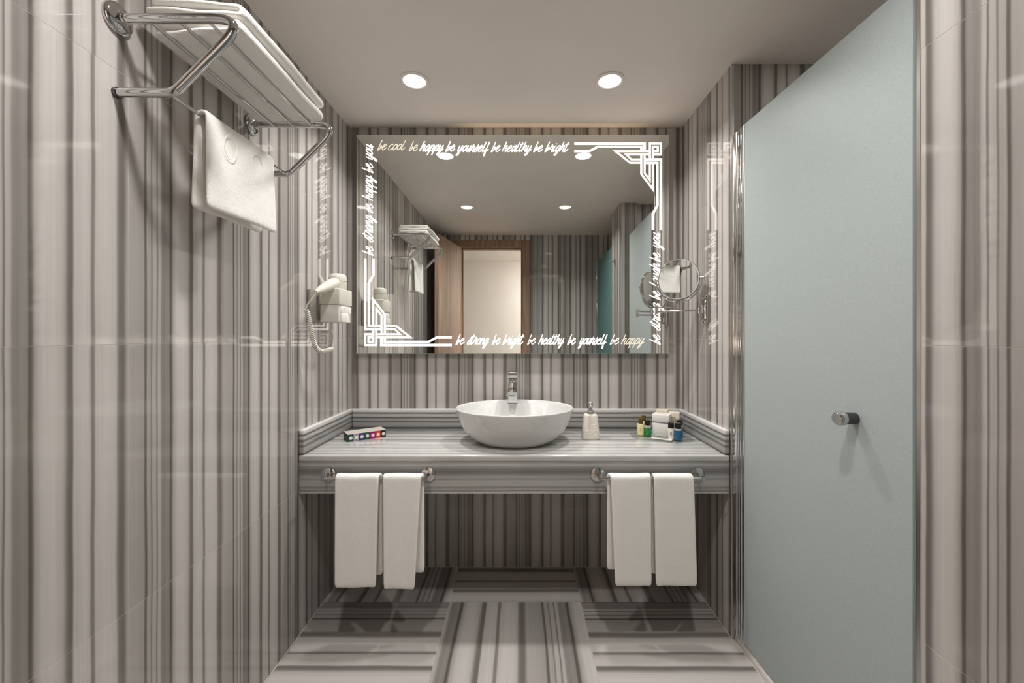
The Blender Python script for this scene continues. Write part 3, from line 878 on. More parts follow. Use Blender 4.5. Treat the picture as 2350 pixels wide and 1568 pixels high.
def carton(name, label, p, w_, d_, h_, mat, lid=None, emblem=False, base=ZG):
    """card box: p = front-left corner on the tray, sides along gx / gy"""
    R = Matrix((gx, gy, V(0, 0, 1))).transposed().to_4x4(); R.translation = V(p[0], p[1], base)
    t = thing(name, label, 'box', (p[0], p[1], base))
    if lid:
        bm = bmesh.new(); box(bm, (0.0015, 0.0015, 0), (w_ - 0.0015, d_ - 0.0015, h_ - lid - 0.006), 0.0012, 2, R); obj('carton_base', bm, mat, t, 30)
        bm = bmesh.new(); box(bm, (0.003, 0.003, h_ - lid - 0.006), (w_ - 0.003, d_ - 0.003, h_ - lid), 0.0, 1, R); obj('grey_band', bm, M['band_grey'], t)
        bm = bmesh.new(); box(bm, (0, 0, h_ - lid), (w_, d_, h_), 0.0015, 2, R); obj('lid', bm, mat, t, 30)
        for k, (a, b) in enumerate(((0.2, 0.8), (0.3, 0.7))):
            bm = bmesh.new(); box(bm, (w_ * a, d_ * (0.45 + 0.2 * k), h_), (w_ * b, d_ * (0.45 + 0.2 * k) + 0.003, h_ + 0.0003), 0.0, 1, R); obj('print', bm, M['card_grey'], t)
    else:
        bm = bmesh.new(); box(bm, (0, 0, 0), (w_, d_, h_), 0.002, 2, R); obj('carton_body', bm, mat, t, 30)
    if emblem:
        bm = bmesh.new()
        c = R @ V(w_ * 0.48, -0.0002, h_ * 0.70)
        ring(bm, c, -gy, w_ * 0.22, 0.0010, 24, 5); ring(bm, c, -gy, w_ * 0.13, 0.0005, 20, 5)
        tube(bm, [c - V(0, 0, 0.004), c + V(0, 0, 0.004) - gx * 0.001], 0.0014, 6)
        for k in range(5):
            q = R @ V(w_ * (0.26 + 0.1 * k), -0.0003, h_ * 0.44)
            tube(bm, [q, q + V(0, 0, 0.0042)], 0.0007, 5)
        tube(bm, [R @ V(w_ * 0.25, -0.0003, h_ * 0.38), R @ V(w_ * 0.7, -0.0003, h_ * 0.38)], 0.0005, 5)
        obj('printed_emblem', bm, M['print'], t)
    return t
x, y = on_tray(1496.2, 999.8)
carton('lidded_carton', 'white lidded carton with a grey band, in the middle of the tray', (x, y), 0.080, 0.062, 0.106, M['card_white'], 0.036)
carton('soap_carton', 'cream carton behind the white lidded carton, the taller looking left one', (0.690, 2.085), 0.058, 0.034, 0.118, M['card_cream'], None, True)
carton('soap_carton', 'cream carton with a dark round emblem, right of its twin behind the white carton', (0.737, 2.040), 0.052, 0.034, 0.113, M['card_cream'], None, True)
# sachet
sx_, sy_ = on_tray(1508, 1008.5)
sb = thing('sachet', 'clear and white flat sachet lying at the front edge of the glass tray', 'sachet', (sx_, sy_, ZG))
R = Matrix((gx, gy, V(0, 0, 1))).transposed().to_4x4(); R.translation = V(sx_ - 0.026, sy_ + 0.012, ZG)
bm = bmesh.new(); box(bm, (0, 0, 0.0002), (0.095, 0.030, 0.0055), 0.002, 2, R); obj('packet', bm, M['card_white'], sb, 40)
bm = bmesh.new()
gr = [[bm.verts.new(R @ V(0.005 + 0.07 * i / 7, 0.006 + 0.03 * j / 4, 0.0062 + 0.010 * abs(math.sin(i * 1.7 + j * 2.3)) * (j / 4))) for j in range(5)] for i in range(8)]
for i in range(7):
    for j in range(4): bm.faces.new((gr[i][j], gr[i + 1][j], gr[i + 1][j + 1], gr[i][j + 1]))
fo = obj('clear_film', bm, M['clear'], sb)
md = fo.modifiers.new('solid', 'SOLIDIFY'); md.thickness = 0.0006

# ------------------------------------------------------------------ cloth helper
def cloth(name, path, t0, t1, mat, parent=None, at=None, n=14, thick=0.014, wave=0.003, seed=1, skew=None, dirv=(1, 0, 0), sub=2):
    """towel: path = list of (a, z) across the rail (a horizontal, z up); swept along dirv from t0 to t1.
    skew(s, t) -> (dt, da) lets edges lean; thickness by Solidify, softness by Subdivision"""
    rnd = random.Random(seed)
    ph = [rnd.random() * 6.28 for _ in range(6)]
    dv = Vector(dirv); av = V(0, 1, 0) if abs(dv.x) > 0.5 else V(1, 0, 0)
    bm = bmesh.new()
    L_ = len(path)
    rows = []
    for i, (a, z) in enumerate(path):
        s = i / (L_ - 1)
        row = []
        for j in range(n + 1):
            t = j / n
            dt, da = skew(s, t) if skew else (0.0, 0.0)
            wv = wave * (math.sin(t * 5.0 + ph[0] + s * 3) * 0.6 + math.sin(t * 11 + ph[1] - s * 5) * 0.4)
            zz = z + wave * 0.5 * math.sin(t * 7 + ph[2])
            row.append(bm.verts.new(dv * (t0 + (t1 - t0) * t + dt) + av * (a + da + wv) + V(0, 0, zz)))
        rows.append(row)
    for i in range(L_ - 1):
        for j in range(n):
            bm.faces.new((rows[i][j], rows[i][j + 1], rows[i + 1][j + 1], rows[i + 1][j]))
    o = obj(name, bm, mat, parent, 180, at)
    md = o.modifiers.new('solid', 'SOLIDIFY'); md.thickness = thick; md.offset = 0
    md = o.modifiers.new('sub', 'SUBSURF'); md.levels = sub; md.render_levels = sub
    return o

def drape(ac, zc, r, front_z, back_z, front_a=0.0, back_a=0.0, n=9):
    """path from the back hem up over a rail at (ac, zc) and down to the front hem; front is the -a side"""
    out = []
    for i in range(n):
        t = i / n
        out.append((ac + r + back_a * (1 - t), back_z + (zc - back_z) * t))
    for i in range(7):
        th = PI * i / 6
        out.append((ac + r * math.cos(th), zc + r * math.sin(th)))
    for i in range(1, n + 1):
        t = i / n
        out.append((ac - r + front_a * t, zc + (front_z - zc) * t))
    return out

# ------------------------------------------------------------------ towel bars under the counter
ZB = EYE - 0.5836
def towel_bar(x0, x1, label):
    t = thing('towel_bar', label, 'towel bar', ((x0 + x1) / 2, YV, ZB), 'towel bars on the apron')
    yb = 1.662
    for x in (x0, x1):
        s = 1 if x == x0 else -1
        bm = bmesh.new(); lathe(bm, [(0.031, 0.0), (0.031, 0.003), (0.029, 0.007), (0.022, 0.010), (0.0, 0.011)], (x, YV + 0.004, ZB), d=(0, -1, 0), seg=36)
        ro = obj('rosette', bm, M['chrome'], t, 40)
        bm = bmesh.new(); tube(bm, [(x, YV - 0.004, ZB), (x, yb - 0.008, ZB)], [0.008, 0.0075], 16); obj('post', bm, M['chrome'], ro, 40)
    bm = bmesh.new(); tube(bm, [(x0 + 0.004, yb, ZB), (x1 - 0.004, yb, ZB)], 0.0062, 14); obj('bar', bm, M['chrome'], t, 40)
    return t
towel_bar(-0.798, -0.382, 'chrome towel bar on the left half of the marble apron')
towel_bar(0.325, 0.741, 'chrome towel bar on the right half of the marble apron')

YBAR = 1.662
def hand_towel(x0, x1, zf, zb_, seed, label, skew=None, fa=-0.010, ba=0.004):
    p = drape(YBAR, ZB + 0.002, 0.0135, zf, zb_, fa, ba)
    o = cloth('hand_towel', p, x0, x1, M['terry'], None, ((x0 + x1) / 2, YBAR, ZB), 12, 0.0135, 0.0016, seed, skew)
    return tag(o, label, 'towel', 'hand towels on the towel bars')
hand_towel(-0.7430, -0.5640, EYE - 1.012, EYE - 0.985, 3, 'white hand towel, left one of the pair on the left towel bar',
           lambda s, t: ((0.004 - 0.014 * t) * max(0, s - 0.5) * 2 + (0.004 if s < 0.5 else 0), 0))
hand_towel(-0.5520, -0.3895, EYE - 1.018, EYE - 0.975, 5, 'white hand towel, right one of the pair on the left towel bar',
           lambda s, t: ((0.008 - 0.038 * t) * max(0, s - 0.5) * 2, 0))
hand_towel(0.3600, 0.5280, EYE - 1.006, EYE - 0.965, 8, 'white hand towel, left one of the pair on the right towel bar',
           lambda s, t: ((0.020 - 0.022 * t) * max(0, s - 0.5) * 2 + (-0.004 if s < 0.5 else 0), 0))
hand_towel(0.5360, 0.6960, EYE - 1.006, EYE - 0.98, 11, 'white hand towel, right one of the pair on the right towel bar',
           lambda s, t: ((0.006 + 0.006 * t) * max(0, s - 0.5) * 2, 0))

# ------------------------------------------------------------------ towel rack on the left wall
RY0, RY1 = 0.940, 1.4145
RZT, RZB = EYE + 0.7235, EYE + 0.5535
rk = thing('towel_rack', 'chrome wall towel rack with three shelf bars and a lower rail', 'towel rack', (XL, (RY0 + RY1) / 2, RZT))
for yy in (RY0, RY1):
    pts = fillet([(XL + 0.012, yy, RZT), (-0.620, yy, RZT), (-0.792, yy, RZB), (XL + 0.001, yy, RZB)], [0.085, 0.014], 12)
    bm = bmesh.new(); tube(bm, pts, 0.0102, 18); obj('side_frame', bm, M['chrome'], rk, 50)
    bm = bmesh.new(); lathe(bm, [(0.034, 0.0), (0.0345, 0.004), (0.033, 0.009), (0.027, 0.013), (0.013, 0.016), (0.0125, 0.024), (0.0, 0.024)], (XL, yy, RZT), d=(1, 0, 0), seg=36)
    obj('rosette', bm, M['chrome'], rk, 40)
    bm = bmesh.new(); lathe(bm, [(0.0118, 0.0), (0.0118, 0.008), (0.0, 0.008)], (XL, yy, RZB), d=(1, 0, 0), seg=20); obj('end_cap', bm, M['darkmetal'], rk, 40)
for xx in (-0.845, -0.778, -0.712):
    bm = bmesh.new(); tube(bm, [(xx, RY0, RZT - 0.006), (xx, RY1, RZT - 0.006)], 0.0042, 12); obj('shelf_bar', bm, M['chrome'], rk, 50)
bm = bmesh.new(); tube(bm, [(-0.806, RY0, RZB), (-0.806, RY1, RZB)], 0.0042, 12); obj('lower_rail', bm, M['chrome'], rk, 50)

# folded bath towels lying on the rack
def folded(label, x0, x1, y0, y1, z0, layer, seed, name='bath_towel'):
    """two thick layers joined by a round fold on the room side"""
    r = layer / 2
    p = [(x0 + (x1 - r - x0) * i / 8, z0 + r + 0.002 * math.sin(i * 1.3 + seed)) for i in range(9)]
    for i in range(1, 6):
        th = -PI / 2 + PI * i / 6
        p.append((x1 - r + r * math.cos(th) * 1.1, z0 + 2 * r + r * math.sin(th)))
    p += [(x1 - r + (x0 + 0.012 - x1 + r) * i / 8, z0 + 3 * r + 0.0015 * math.sin(i * 1.1 + seed * 2)) for i in range(9)]
    o = cloth(name, p, y0, y1, M['terry'], None, ((x0 + x1) / 2, (y0 + y1) / 2, z0), 12, layer * 0.93, 0.0022, seed,
              lambda s, t: (0.010 * math.sin(s * 6.0 + seed) * (1 - t) * (1 if t < 0.3 else 0), 0), (0, 1, 0))
    return tag(o, label, 'towel', 'folded bath towels on the rack')
folded('folded white bath towel, the lower one lying directly on the rack bars', -0.895, -0.677, 0.985, 1.405, RZT - 0.0015, 0.0198, 2)
folded('folded white bath towel, the upper one of the two on the rack', -0.890, -0.672, 0.975, 1.40, RZT + 0.0395, 0.0192, 5)

# towel hanging over the lower rail
p = drape(-0.806, RZB + 0.001, 0.0125, EYE + 0.322, EYE + 0.322, 0.0, 0.0)
p = [(-0.806 - (a + 0.806), z) for a, z in p]       # front half faces the room (+X)
ht = cloth('hand_towel', p, 1.035, 1.312, M['terry'], None, (-0.806, 1.17, RZB), 14, 0.013, 0.0022, 21,
           lambda s, t: (0, (0.006 + 0.008 * t) * max(0, s - 0.5) * 2 - 0.010 * max(0, 0.45 - s) * 2), (0, 1, 0))
tag(ht, 'white towel hanging over the lower rail of the wall rack', 'towel')
for yy, zz in ((1.110, EYE + 0.505), (1.222, EYE + 0.500)):
    bm = bmesh.new()
    pts = [V(-0.7808 - 0.0001, yy + 0.024 * math.cos(2 * PI * k / 28), zz + 0.034 * math.sin(2 * PI * k / 28)) for k in range(28)]
    tube(bm, pts, 0.0008, 6, closed=True)
    obj('embossed_oval', bm, M['terry'], ht, 60)

# ------------------------------------------------------------------ hair dryer and its holder on the left wall
hh_ = thing('dryer_holder', 'ivory wall holder with shaver socket, fixed to the left wall beside the mirror', 'dryer holder', (XL, 1.89, EYE + 0.13))
bm = bmesh.new(); box(bm, (XL + 0.0005, 1.785, EYE + 0.055), (XL + 0.016, 1.985, EYE + 0.200), 0.004, 2); obj('wall_plate', bm, M['ivory_dark'], hh_, 30)
bm = bmesh.new(); box(bm, (XL + 0.014, 1.85, EYE + 0.075), (XL + 0.032, 1.955, EYE + 0.195), 0.002, 1); obj('spacer', bm, M['ivory_dark'], hh_, 30)
bm = bmesh.new(); box(bm, (XL + 0.030, 1.835, EYE + 0.054), (-0.808, 1.962, EYE + 0.1345), 0.006, 4); obj('lower_body', bm, M['ivory'], hh_, 30)
bm = bmesh.new(); box(bm, (XL + 0.029, 1.832, EYE + 0.134), (-0.803, 1.966, EYE + 0.2075), 0.006, 4); obj('cradle', bm, M['ivory'], hh_, 30)
bm = bmesh.new(); box(bm, (-0.812, 1.850, EYE + 0.096), (-0.800, 1.952, EYE + 0.128), 0.005, 3); so_ = obj('clear_cover', bm, M['acrylic'], hh_, 30)
bm = bmesh.new(); box(bm, (-0.812, 1.850, EYE + 0.054), (-0.797, 1.915, EYE + 0.098), 0.006, 3); obj('socket', bm, M['acrylic'], hh_, 30)
bm = bmesh.new(); lathe(bm, [(0.0035, 0), (0.003, 0.002), (0, 0.0025)], (-0.8005, 1.866, EYE + 0.117), d=(1, 0, 0), seg=12); obj('red_light', bm, M['red_led'], so_, 40)
hd = thing('hair_dryer', 'ivory hair dryer with coiled cord resting in its wall holder', 'hair dryer', (-0.845, 1.90, EYE + 0.205))
hb = V(-0.843, 1.900, EYE)
bm = bmesh.new(); lathe(bm, [(0.034, 0.175), (0.0375, 0.180), (0.0385, 0.235), (0.0385, 0.262), (0.036, 0.272), (0.029, 0.279), (0.012, 0.282), (0, 0.282)], hb, seg=36)
br = obj('barrel', bm, M['ivory'], hd, 45)
bm = bmesh.new(); ring(bm, hb + V(0, 0, 0.245), (0, 0, 1), 0.0388, 0.0007, 36, 5); ring(bm, hb + V(0, 0, 0.274), (0, 0, 1), 0.033, 0.0007, 36, 5); obj('seam', bm, M['ivory_dark'], br, 60)
h0, h1 = V(-0.842, 1.893, EYE + 0.243), V(-0.853, 1.715, EYE + 0.178)
dd = (h1 - h0)
prof_h = [(0.0, 0.0), (0.024, 0.002), (0.025, 0.04), (0.024, 0.075), (0.0215, 0.11), (0.0165, 0.145), (0.014, 0.165), (0.0095, 0.175), (0.0075, 0.19), (0, 0.191)]
bm = bmesh.new(); lathe(bm, prof_h, h0, d=dd, seg=24); obj('handle', bm, M['ivory'], hd, 50)
he = h0 + dd.normalized() * 0.188
c0 = V(-0.888, 1.705, EYE + 0.105)
bm = bmesh.new(); tube(bm, catmull([he, he + V(-0.006, -0.004, -0.018), c0 + V(0.006, 0.0, 0.02), c0], 6), 0.0032, 10); cd = obj('cord', bm, M['ivory'], hd, 60)
spine = catmull([c0, V(-0.884, 1.712, EYE + 0.085), V(-0.878, 1.722, EYE + 0.030), V(-0.872, 1.732, EYE - 0.025), V(-0.866, 1.748, EYE - 0.058), V(-0.858, 1.775, EYE - 0.073), V(-0.850, 1.815, EYE - 0.070), V(-0.846, 1.850, EYE - 0.066)], 40)
bm = bmesh.new()
n_ = len(spine); cum = [0]
for i in range(1, n_): cum.append(cum[-1] + (spine[i] - spine[i - 1]).length)
turns = 36; steps = turns * 12
hel = []
for k in range(steps + 1):
    sdist = cum[-1] * k / steps
    i = min(n_ - 2, max(0, next((q for q in range(n_ - 1) if cum[q + 1] >= sdist), n_ - 2)))
    tt = (sdist - cum[i]) / max(1e-9, cum[i + 1] - cum[i])
    pp = spine[i].lerp(spine[i + 1], tt)
    tn = (spine[min(n_ - 1, i + 2)] - spine[max(0, i - 1)]).normalized()
    a = tn.cross(V(1, 0, 0)).normalized(); b = tn.cross(a)
    th = 2 * PI * turns * k / steps
    hel.append(pp + (a * math.cos(th) + b * math.sin(th)) * 0.0082)
tube(bm, hel, 0.0026, 6); obj('coiled_cord', bm, M['ivory'], cd, 60)
bm = bmesh.new(); tube(bm, catmull([spine[-1], V(-0.846, 1.858, EYE - 0.04), V(-0.848, 1.868, EYE + 0.0), V(-0.862, 1.875, EYE + 0.035), V(-0.866, 1.878, EYE + 0.056)], 6), 0.0026, 8); obj('thin_cord', bm, M['ivory'], cd, 60)

# ------------------------------------------------------------------ back-lit mirror
ZM = 2.189                      # distance of its front face
K = ZM / 942.0                  # metres per drawing unit; the pattern is drawn in units from the mirror's lower left corner
MX0, MZ0 = (818.0 - 1193.0) * K, EYE + (768.0 - 812.0) * K
MW, MH = (1536.0 - 818.0) * K, (812.0 - 309.0) * K
wm = thing('wall_mirror', 'large frameless mirror with lit script lettering and knot ornaments on the back wall', 'mirror', (MX0 + MW / 2, YB, MZ0))
bm = bmesh.new(); box(bm, (MX0, ZM + 0.0004, MZ0), (MX0 + MW, ZM + 0.0055, MZ0 + MH), 0.0007, 1); obj('glass_edge', bm, M['glass_edge'], wm)
bm = bmesh.new(); box(bm, (MX0 + 0.0012, ZM, MZ0 + 0.0012), (MX0 + MW - 0.0012, ZM + 0.0006, MZ0 + MH - 0.0012), 0.0, 1); obj('mirror_glass', bm, M['silver'], wm)
bm = bmesh.new(); box(bm, (MX0 + 0.05, ZM + 0.0055, MZ0 + 0.05), (MX0 + MW - 0.05, YB - 0.0002, MZ0 + MH - 0.05), 0.002, 1); obj('back_box', bm, M['acrylic'], wm)
bm = bmesh.new(); box(bm, (MX0 + 0.55, ZM + 0.012, MZ0 + MH - 0.049), (MX0 + MW - 0.12, ZM + 0.020, MZ0 + MH - 0.043)); obj('led_strip', bm, M['led'], wm)

def mp3(u, v, off=0.0004):      # drawing unit -> point on the mirror face
    return V(MX0 + u * K, ZM - off, MZ0 + v * K)

def ribbon(bm, pts, wdt, closed=False):
    """flat mitred band on the mirror face, width in drawing units"""
    P = [Vector((p[0], p[1])) for p in pts]
    n = len(P); lf, rt = [], []
    for i in range(n):
        d0 = (P[i] - P[i - 1]).normalized() if i > 0 else None
        d1 = (P[i + 1] - P[i]).normalized() if i < n - 1 else None
        if d0 is None: nn, k = Vector((-d1.y, d1.x)), 1.0
        elif d1 is None: nn, k = Vector((-d0.y, d0.x)), 1.0
        else:
            n0, n1 = Vector((-d0.y, d0.x)), Vector((-d1.y, d1.x))
            nn = (n0 + n1)
            if nn.length < 1e-4: nn = n0
            nn.normalize(); k = min(3.2, 1.0 / max(0.25, nn.dot(n0)))
        h = wdt / 2 * k
        lf.append(P[i] + nn * h); rt.append(P[i] - nn * h)
    for i in range(n - 1):
        q = [bm.verts.new(mp3(*c)) for c in (lf[i], lf[i + 1], rt[i + 1], rt[i])]
        bm.faces.new(q)

# knot ornament of the upper right corner, drawn on a 1568-unit sheet (240 px of the mirror); the lower left one is the same turned by 180 degrees
KN = [('band', [(118, 128), (1172, 128), (1172, 230)], 34), ('band', [(118, 243), (345, 243), (470, 175), (1122, 175), (1122, 228)], 31),
      ('wing', [(1240, 243), (735, 243), (955, 416), (1110, 416)], 30), ('wing', [(1240, 292), (895, 292), (972, 367), (1110, 367)], 29),
      ('square', [(1250, 357), (1250, 128), (1415, 128), (1415, 292), (1312, 292)], 33), ('square', [(1295, 357), (1295, 176), (1368, 176), (1368, 243), (1310, 243)], 32),
      ('wing', [(1122, 303), (1122, 585), (1295, 812), (1295, 432)], 32), ('wing', [(1172, 303), (1172, 572), (1249, 675), (1249, 432)], 30),
      ('band', [(1187, 367), (1415, 367), (1415, 1424)], 34), ('band', [(1187, 416), (1362, 416), (1362, 1060), (1295, 1180), (1295, 1424)], 33)]
SC = 240.0 / 1568.0
for corner in (0, 1):
    for nm, pts, wdt in KN:
        bm = bmesh.new()
        if corner == 0: q = [(1300 - 818 + x * SC, 812 - (310 + y * SC)) for x, y in pts]
        else: q = [(815 - 818 + (1567 - x) * SC, 812 - (580 + (1515 - y) * SC)) for x, y in pts]
        ribbon(bm, q, wdt * SC)
        hot = (nm == 'band')
        obj('knot_' + nm, bm, M['etch_hot'] if hot else M['etch_warm'], wm)

# script alphabet: strokes in x-heights, before slanting
G = {
 'b': (0.52, [[(0.10, 1.62), (0.06, 1.0), (0.0, 0.06), (0.10, 0.02), (0.28, 0.28), (0.36, 0.62), (0.28, 0.72), (0.22, 0.55), (0.34, 0.42), (0.54, 0.46)]]),
 'v': (0.52, [[(0.02, 0.75), (0.0, 0.10), (0.10, 0.02), (0.28, 0.28), (0.36, 0.72), (0.26, 0.88), (0.16, 0.66), (0.30, 0.46), (0.54, 0.46)]]),
 'e': (0.58, [[(0.02, 0.42), (0.28, 0.58), (0.40, 0.84), (0.28, 1.0), (0.10, 0.78), (0.03, 0.34), (0.16, 0.02), (0.38, 0.08), (0.60, 0.40)]]),
 'c': (0.56, [[(0.40, 0.80), (0.32, 1.0), (0.13, 0.82), (0.03, 0.36), (0.16, 0.02), (0.38, 0.10), (0.60, 0.45)]]),
 'o': (0.54, [[(0.34, 0.96), (0.14, 0.86), (0.03, 0.40), (0.15, 0.02), (0.36, 0.22), (0.44, 0.70), (0.34, 0.97), (0.30, 0.85)], [(0.36, 0.25), (0.56, 0.35)]]),
 'l': (0.40, [[(0.10, 1.6), (0.04, 0.9), (0.02, 0.25), (0.12, 0.0), (0.28, 0.14), (0.42, 0.42)]]),
 'h': (0.60, [[(0.10, 1.62), (0.0, 0.0)], [(0.02, 0.25), (0.18, 0.82), (0.34, 1.0), (0.40, 0.78), (0.36, 0.2), (0.46, 0.0), (0.62, 0.34)]]),
 'a': (0.58, [[(0.44, 0.94), (0.24, 0.98), (0.06, 0.62), (0.03, 0.18), (0.14, 0.0), (0.32, 0.30), (0.45, 0.92)], [(0.45, 0.92), (0.40, 0.22), (0.48, 0.0), (0.62, 0.34)]]),
 'p': (0.56, [[(0.08, 1.0), (0.0, -0.62)], [(0.04, 0.35), (0.20, 0.90), (0.36, 0.98), (0.42, 0.62), (0.32, 0.14), (0.14, 0.06)], [(0.20, 0.06), (0.40, 0.10), (0.58, 0.36)]]),
 'y': (0.58, [[(0.06, 1.0), (0.02, 0.35), (0.11, 0.02), (0.27, 0.25), (0.42, 1.0)], [(0.42, 1.0), (0.37, 0.2), (0.24, -0.5), (0.08, -0.62), (0.06, -0.42), (0.30, -0.04), (0.62, 0.36)]]),
 'u': (0.58, [[(0.06, 1.0), (0.02, 0.35), (0.11, 0.02), (0.27, 0.25), (0.42, 1.0)], [(0.42, 1.0), (0.38, 0.22), (0.47, 0.0), (0.62, 0.34)]]),
 'r': (0.50, [[(0.0, 0.30), (0.12, 1.06), (0.18, 0.88), (0.38, 0.92)], [(0.38, 0.92), (0.30, 0.25), (0.38, 0.0), (0.54, 0.34)]]),
 's': (0.48, [[(-0.02, 0.2), (0.18, 0.66), (0.28, 1.06), (0.30, 0.70), (0.36, 0.28), (0.24, 0.0), (0.06, 0.04), (0.10, 0.16)], [(0.30, 0.05), (0.52, 0.36)]]),
 'f': (0.42, [[(0.14, 1.6), (0.10, 0.6), (0.04, -0.5), (0.10, -0.68), (0.18, -0.5), (0.10, -0.02), (0.40, 0.36)]]),
 't': (0.40, [[(0.10, 1.55), (0.03, 0.3), (0.12, 0.0), (0.28, 0.14), (0.42, 0.42)], [(-0.18, 1.18), (0.34, 1.24)]]),
 'n': (0.58, [[(0.08, 1.0), (0.0, 0.0)], [(0.03, 0.35), (0.20, 0.88), (0.34, 1.0), (0.40, 0.76), (0.35, 0.2), (0.44, 0.0), (0.60, 0.34)]]),
 'g': (0.58, [[(0.44, 0.94), (0.24, 0.98), (0.06, 0.62), (0.03, 0.18), (0.14, 0.0), (0.32, 0.30), (0.45, 0.92)], [(0.45, 0.92), (0.37, 0.1), (0.24, -0.5), (0.08, -0.62), (0.06, -0.42), (0.30, -0.04), (0.60, 0.36)]]),
 'i': (0.34, [[(0.06, 0.95), (0.01, 0.25), (0.10, 0.0), (0.24, 0.14), (0.36, 0.42)], [(0.09, 1.22), (0.10, 1.34)]]),
}
SLANT = 0.34
def word(text, s0, s1, base, xh, mat, vertical=False, wdt=2.0):
    """one lit word; s0..s1 its extent in photo units along the line, base its baseline"""
    strokes, adv = [], 0.0
    for ch in text:
        a, ss = G[ch]
        for st in ss: strokes.append([(x + adv + SLANT * y, y) for x, y in st])
        adv += a
    xs = [x for st in strokes for x, y in st]
    lo, hi = min(xs), max(xs)
    k = (abs(s1 - s0)) / (hi - lo)
    bm = bmesh.new()
    for st in strokes:
        pts = []
        for x, y in st:
            along, up = (x - lo) * k, y * xh
            if not vertical: pts.append((s0 + along - 818, 812 - (base - up), 0))
            else: pts.append((base - up - 818, 812 - (s0 - along), 0))
        pts = catmull(pts, 6)
        ribbon(bm, pts, wdt)
    return obj('lettering', bm, mat, wm)
H, Wm, D = M['etch_hot'], M['etch_warm'], M['etch_dim']
for t_, a, b, bl, mt, wd in (('be', 867, 887, 344.5, D, 1.8), ('cool', 892, 931, 344.5, D, 1.7), ('be', 939, 959, 346.5, D, 1.8), ('happy', 963, 1018, 347, H, 2.3),
                             ('be', 1023.5, 1044, 347, H, 2.2), ('yourself', 1047, 1124, 348, H, 2.3), ('be', 1128, 1148, 348, H, 2.0), ('healthy', 1152, 1220, 348, H, 2.0),
                             ('be', 1225, 1245.5, 348, H, 2.0), ('bright', 1251, 1307, 348, H, 2.0)):
    word(t_, a, b, bl, 14.0, mt, False, wd)
for t_, a, b, mt in (('be', 1047, 1065.5, H), ('strong', 1072, 1122, H), ('be', 1130, 1148, H), ('bright', 1154, 1203, H), ('be', 1211, 1229, Wm), ('healthy', 1236, 1294.5, H),
                     ('be', 1303, 1321, H), ('yourself', 1327.5, 1393.5, H), ('be', 1400.5, 1420.5, Wm), ('happy', 1425, 1478.5, D)):
    word(t_, a, b, 790.3, 14.2, mt, False, 1.9 if mt is not D else 1.7)
for t_, a, b in (('be', 586, 565), ('strang', 556, 494), ('ve', 488, 467.5), ('happy', 460.5, 403), ('be', 396, 375), ('you', 370, 331)):
    word(t_, a, b, 855.3, 15.3, H, True, 2.0)
for t_, a, b in (('be', 790, 768), ('strong', 759, 695), ('be', 688, 668), ('laugh', 658, 605), ('be', 600, 580), ('you', 573, 534)):
    word(t_, a, b, 1514.6, 15.0, H, True, 1.9)

# ------------------------------------------------------------------ magnifying mirror on a swing arm
mm = thing('magnifying_mirror', 'round chrome magnifying mirror on a jointed arm, fixed to the right niche wall', 'mirror', (XR, 1.924, EYE + 0.12))
bm = bmesh.new(); box(bm, (XR - 0.011, 1.902, EYE + 0.054), (XR - 0.0003, 1.946, EYE + 0.184), 0.004, 3); obj('wall_plate', bm, M['chrome'], mm, 35)
bm = bmesh.new()
tube(bm, [(XR - 0.030, 1.924, EYE + 0.066), (XR - 0.030, 1.924, EYE + 0.172)], 0.0075, 14)
for zz in (0.068, 0.168): tube(bm, [(XR - 0.008, 1.924, EYE + zz), (XR - 0.030, 1.924, EYE + zz)], 0.006, 12); 
obj('hinge_post', bm, M['chrome'], mm, 40)
bm = bmesh.new(); box(bm, (XR - 0.040, 1.912, EYE + 0.098), (XR - 0.020, 1.936, EYE + 0.138), 0.003, 2); obj('hinge_block', bm, M['chrome'], mm, 35)
E0 = V(0.675, 2.024, EYE + 0.118)
bm = bmesh.new(); tube(bm, [(XR - 0.036, 1.924, EYE + 0.114), (E0.x, E0.y, EYE + 0.112)], 0.0045, 12); obj('arm', bm, M['chrome'], mm, 50)
bm = bmesh.new(); cyl(bm, (E0.x, E0.y, EYE + 0.100), 0.0085, 0.045, seg=16, bev=0.0015); obj('elbow', bm, M['chrome'], mm, 40)
DC = V(0.766, 1.982, EYE + 0.267)
bm = bmesh.new(); tube(bm, [(E0.x, E0.y, EYE + 0.133), (DC.x, DC.y, EYE + 0.133)], 0.0045, 12); obj('arm', bm, M['chrome'], mm, 50)
phi = math.radians(40.2); tilt = math.radians(0.8)
nd = V(-math.sin(phi) * math.cos(tilt), -math.cos(phi) * math.cos(tilt), -math.sin(tilt))
sd_ = nd.cross(V(0, 0, 1)).normalized(); ud = sd_.cross(nd).normalized()
RD = 0.0985
bm = bmesh.new(); cyl(bm, (DC.x, DC.y, EYE + 0.120), 0.008, 0.030, seg=16, bev=0.001); tube(bm, [(DC.x, DC.y, EYE + 0.145), DC - ud * (RD + 0.011)], 0.004, 10); obj('stem', bm, M['chrome'], mm, 40)
bm = bmesh.new()
tube(bm, [DC + sd_ * ((RD + 0.011) * math.cos(t)) + ud * ((RD + 0.011) * math.sin(t)) for t in [PI + PI * k / 28 for k in range(29)]], 0.0033, 10)
obj('yoke', bm, M['chrome'], mm, 50)
for s in (-1, 1):
    bm = bmesh.new(); tube(bm, [DC + sd_ * (s * (RD + 0.002)), DC + sd_ * (s * (RD + 0.020))], 0.0055, 12); obj('pivot_knob', bm, M['chrome'], mm, 40)
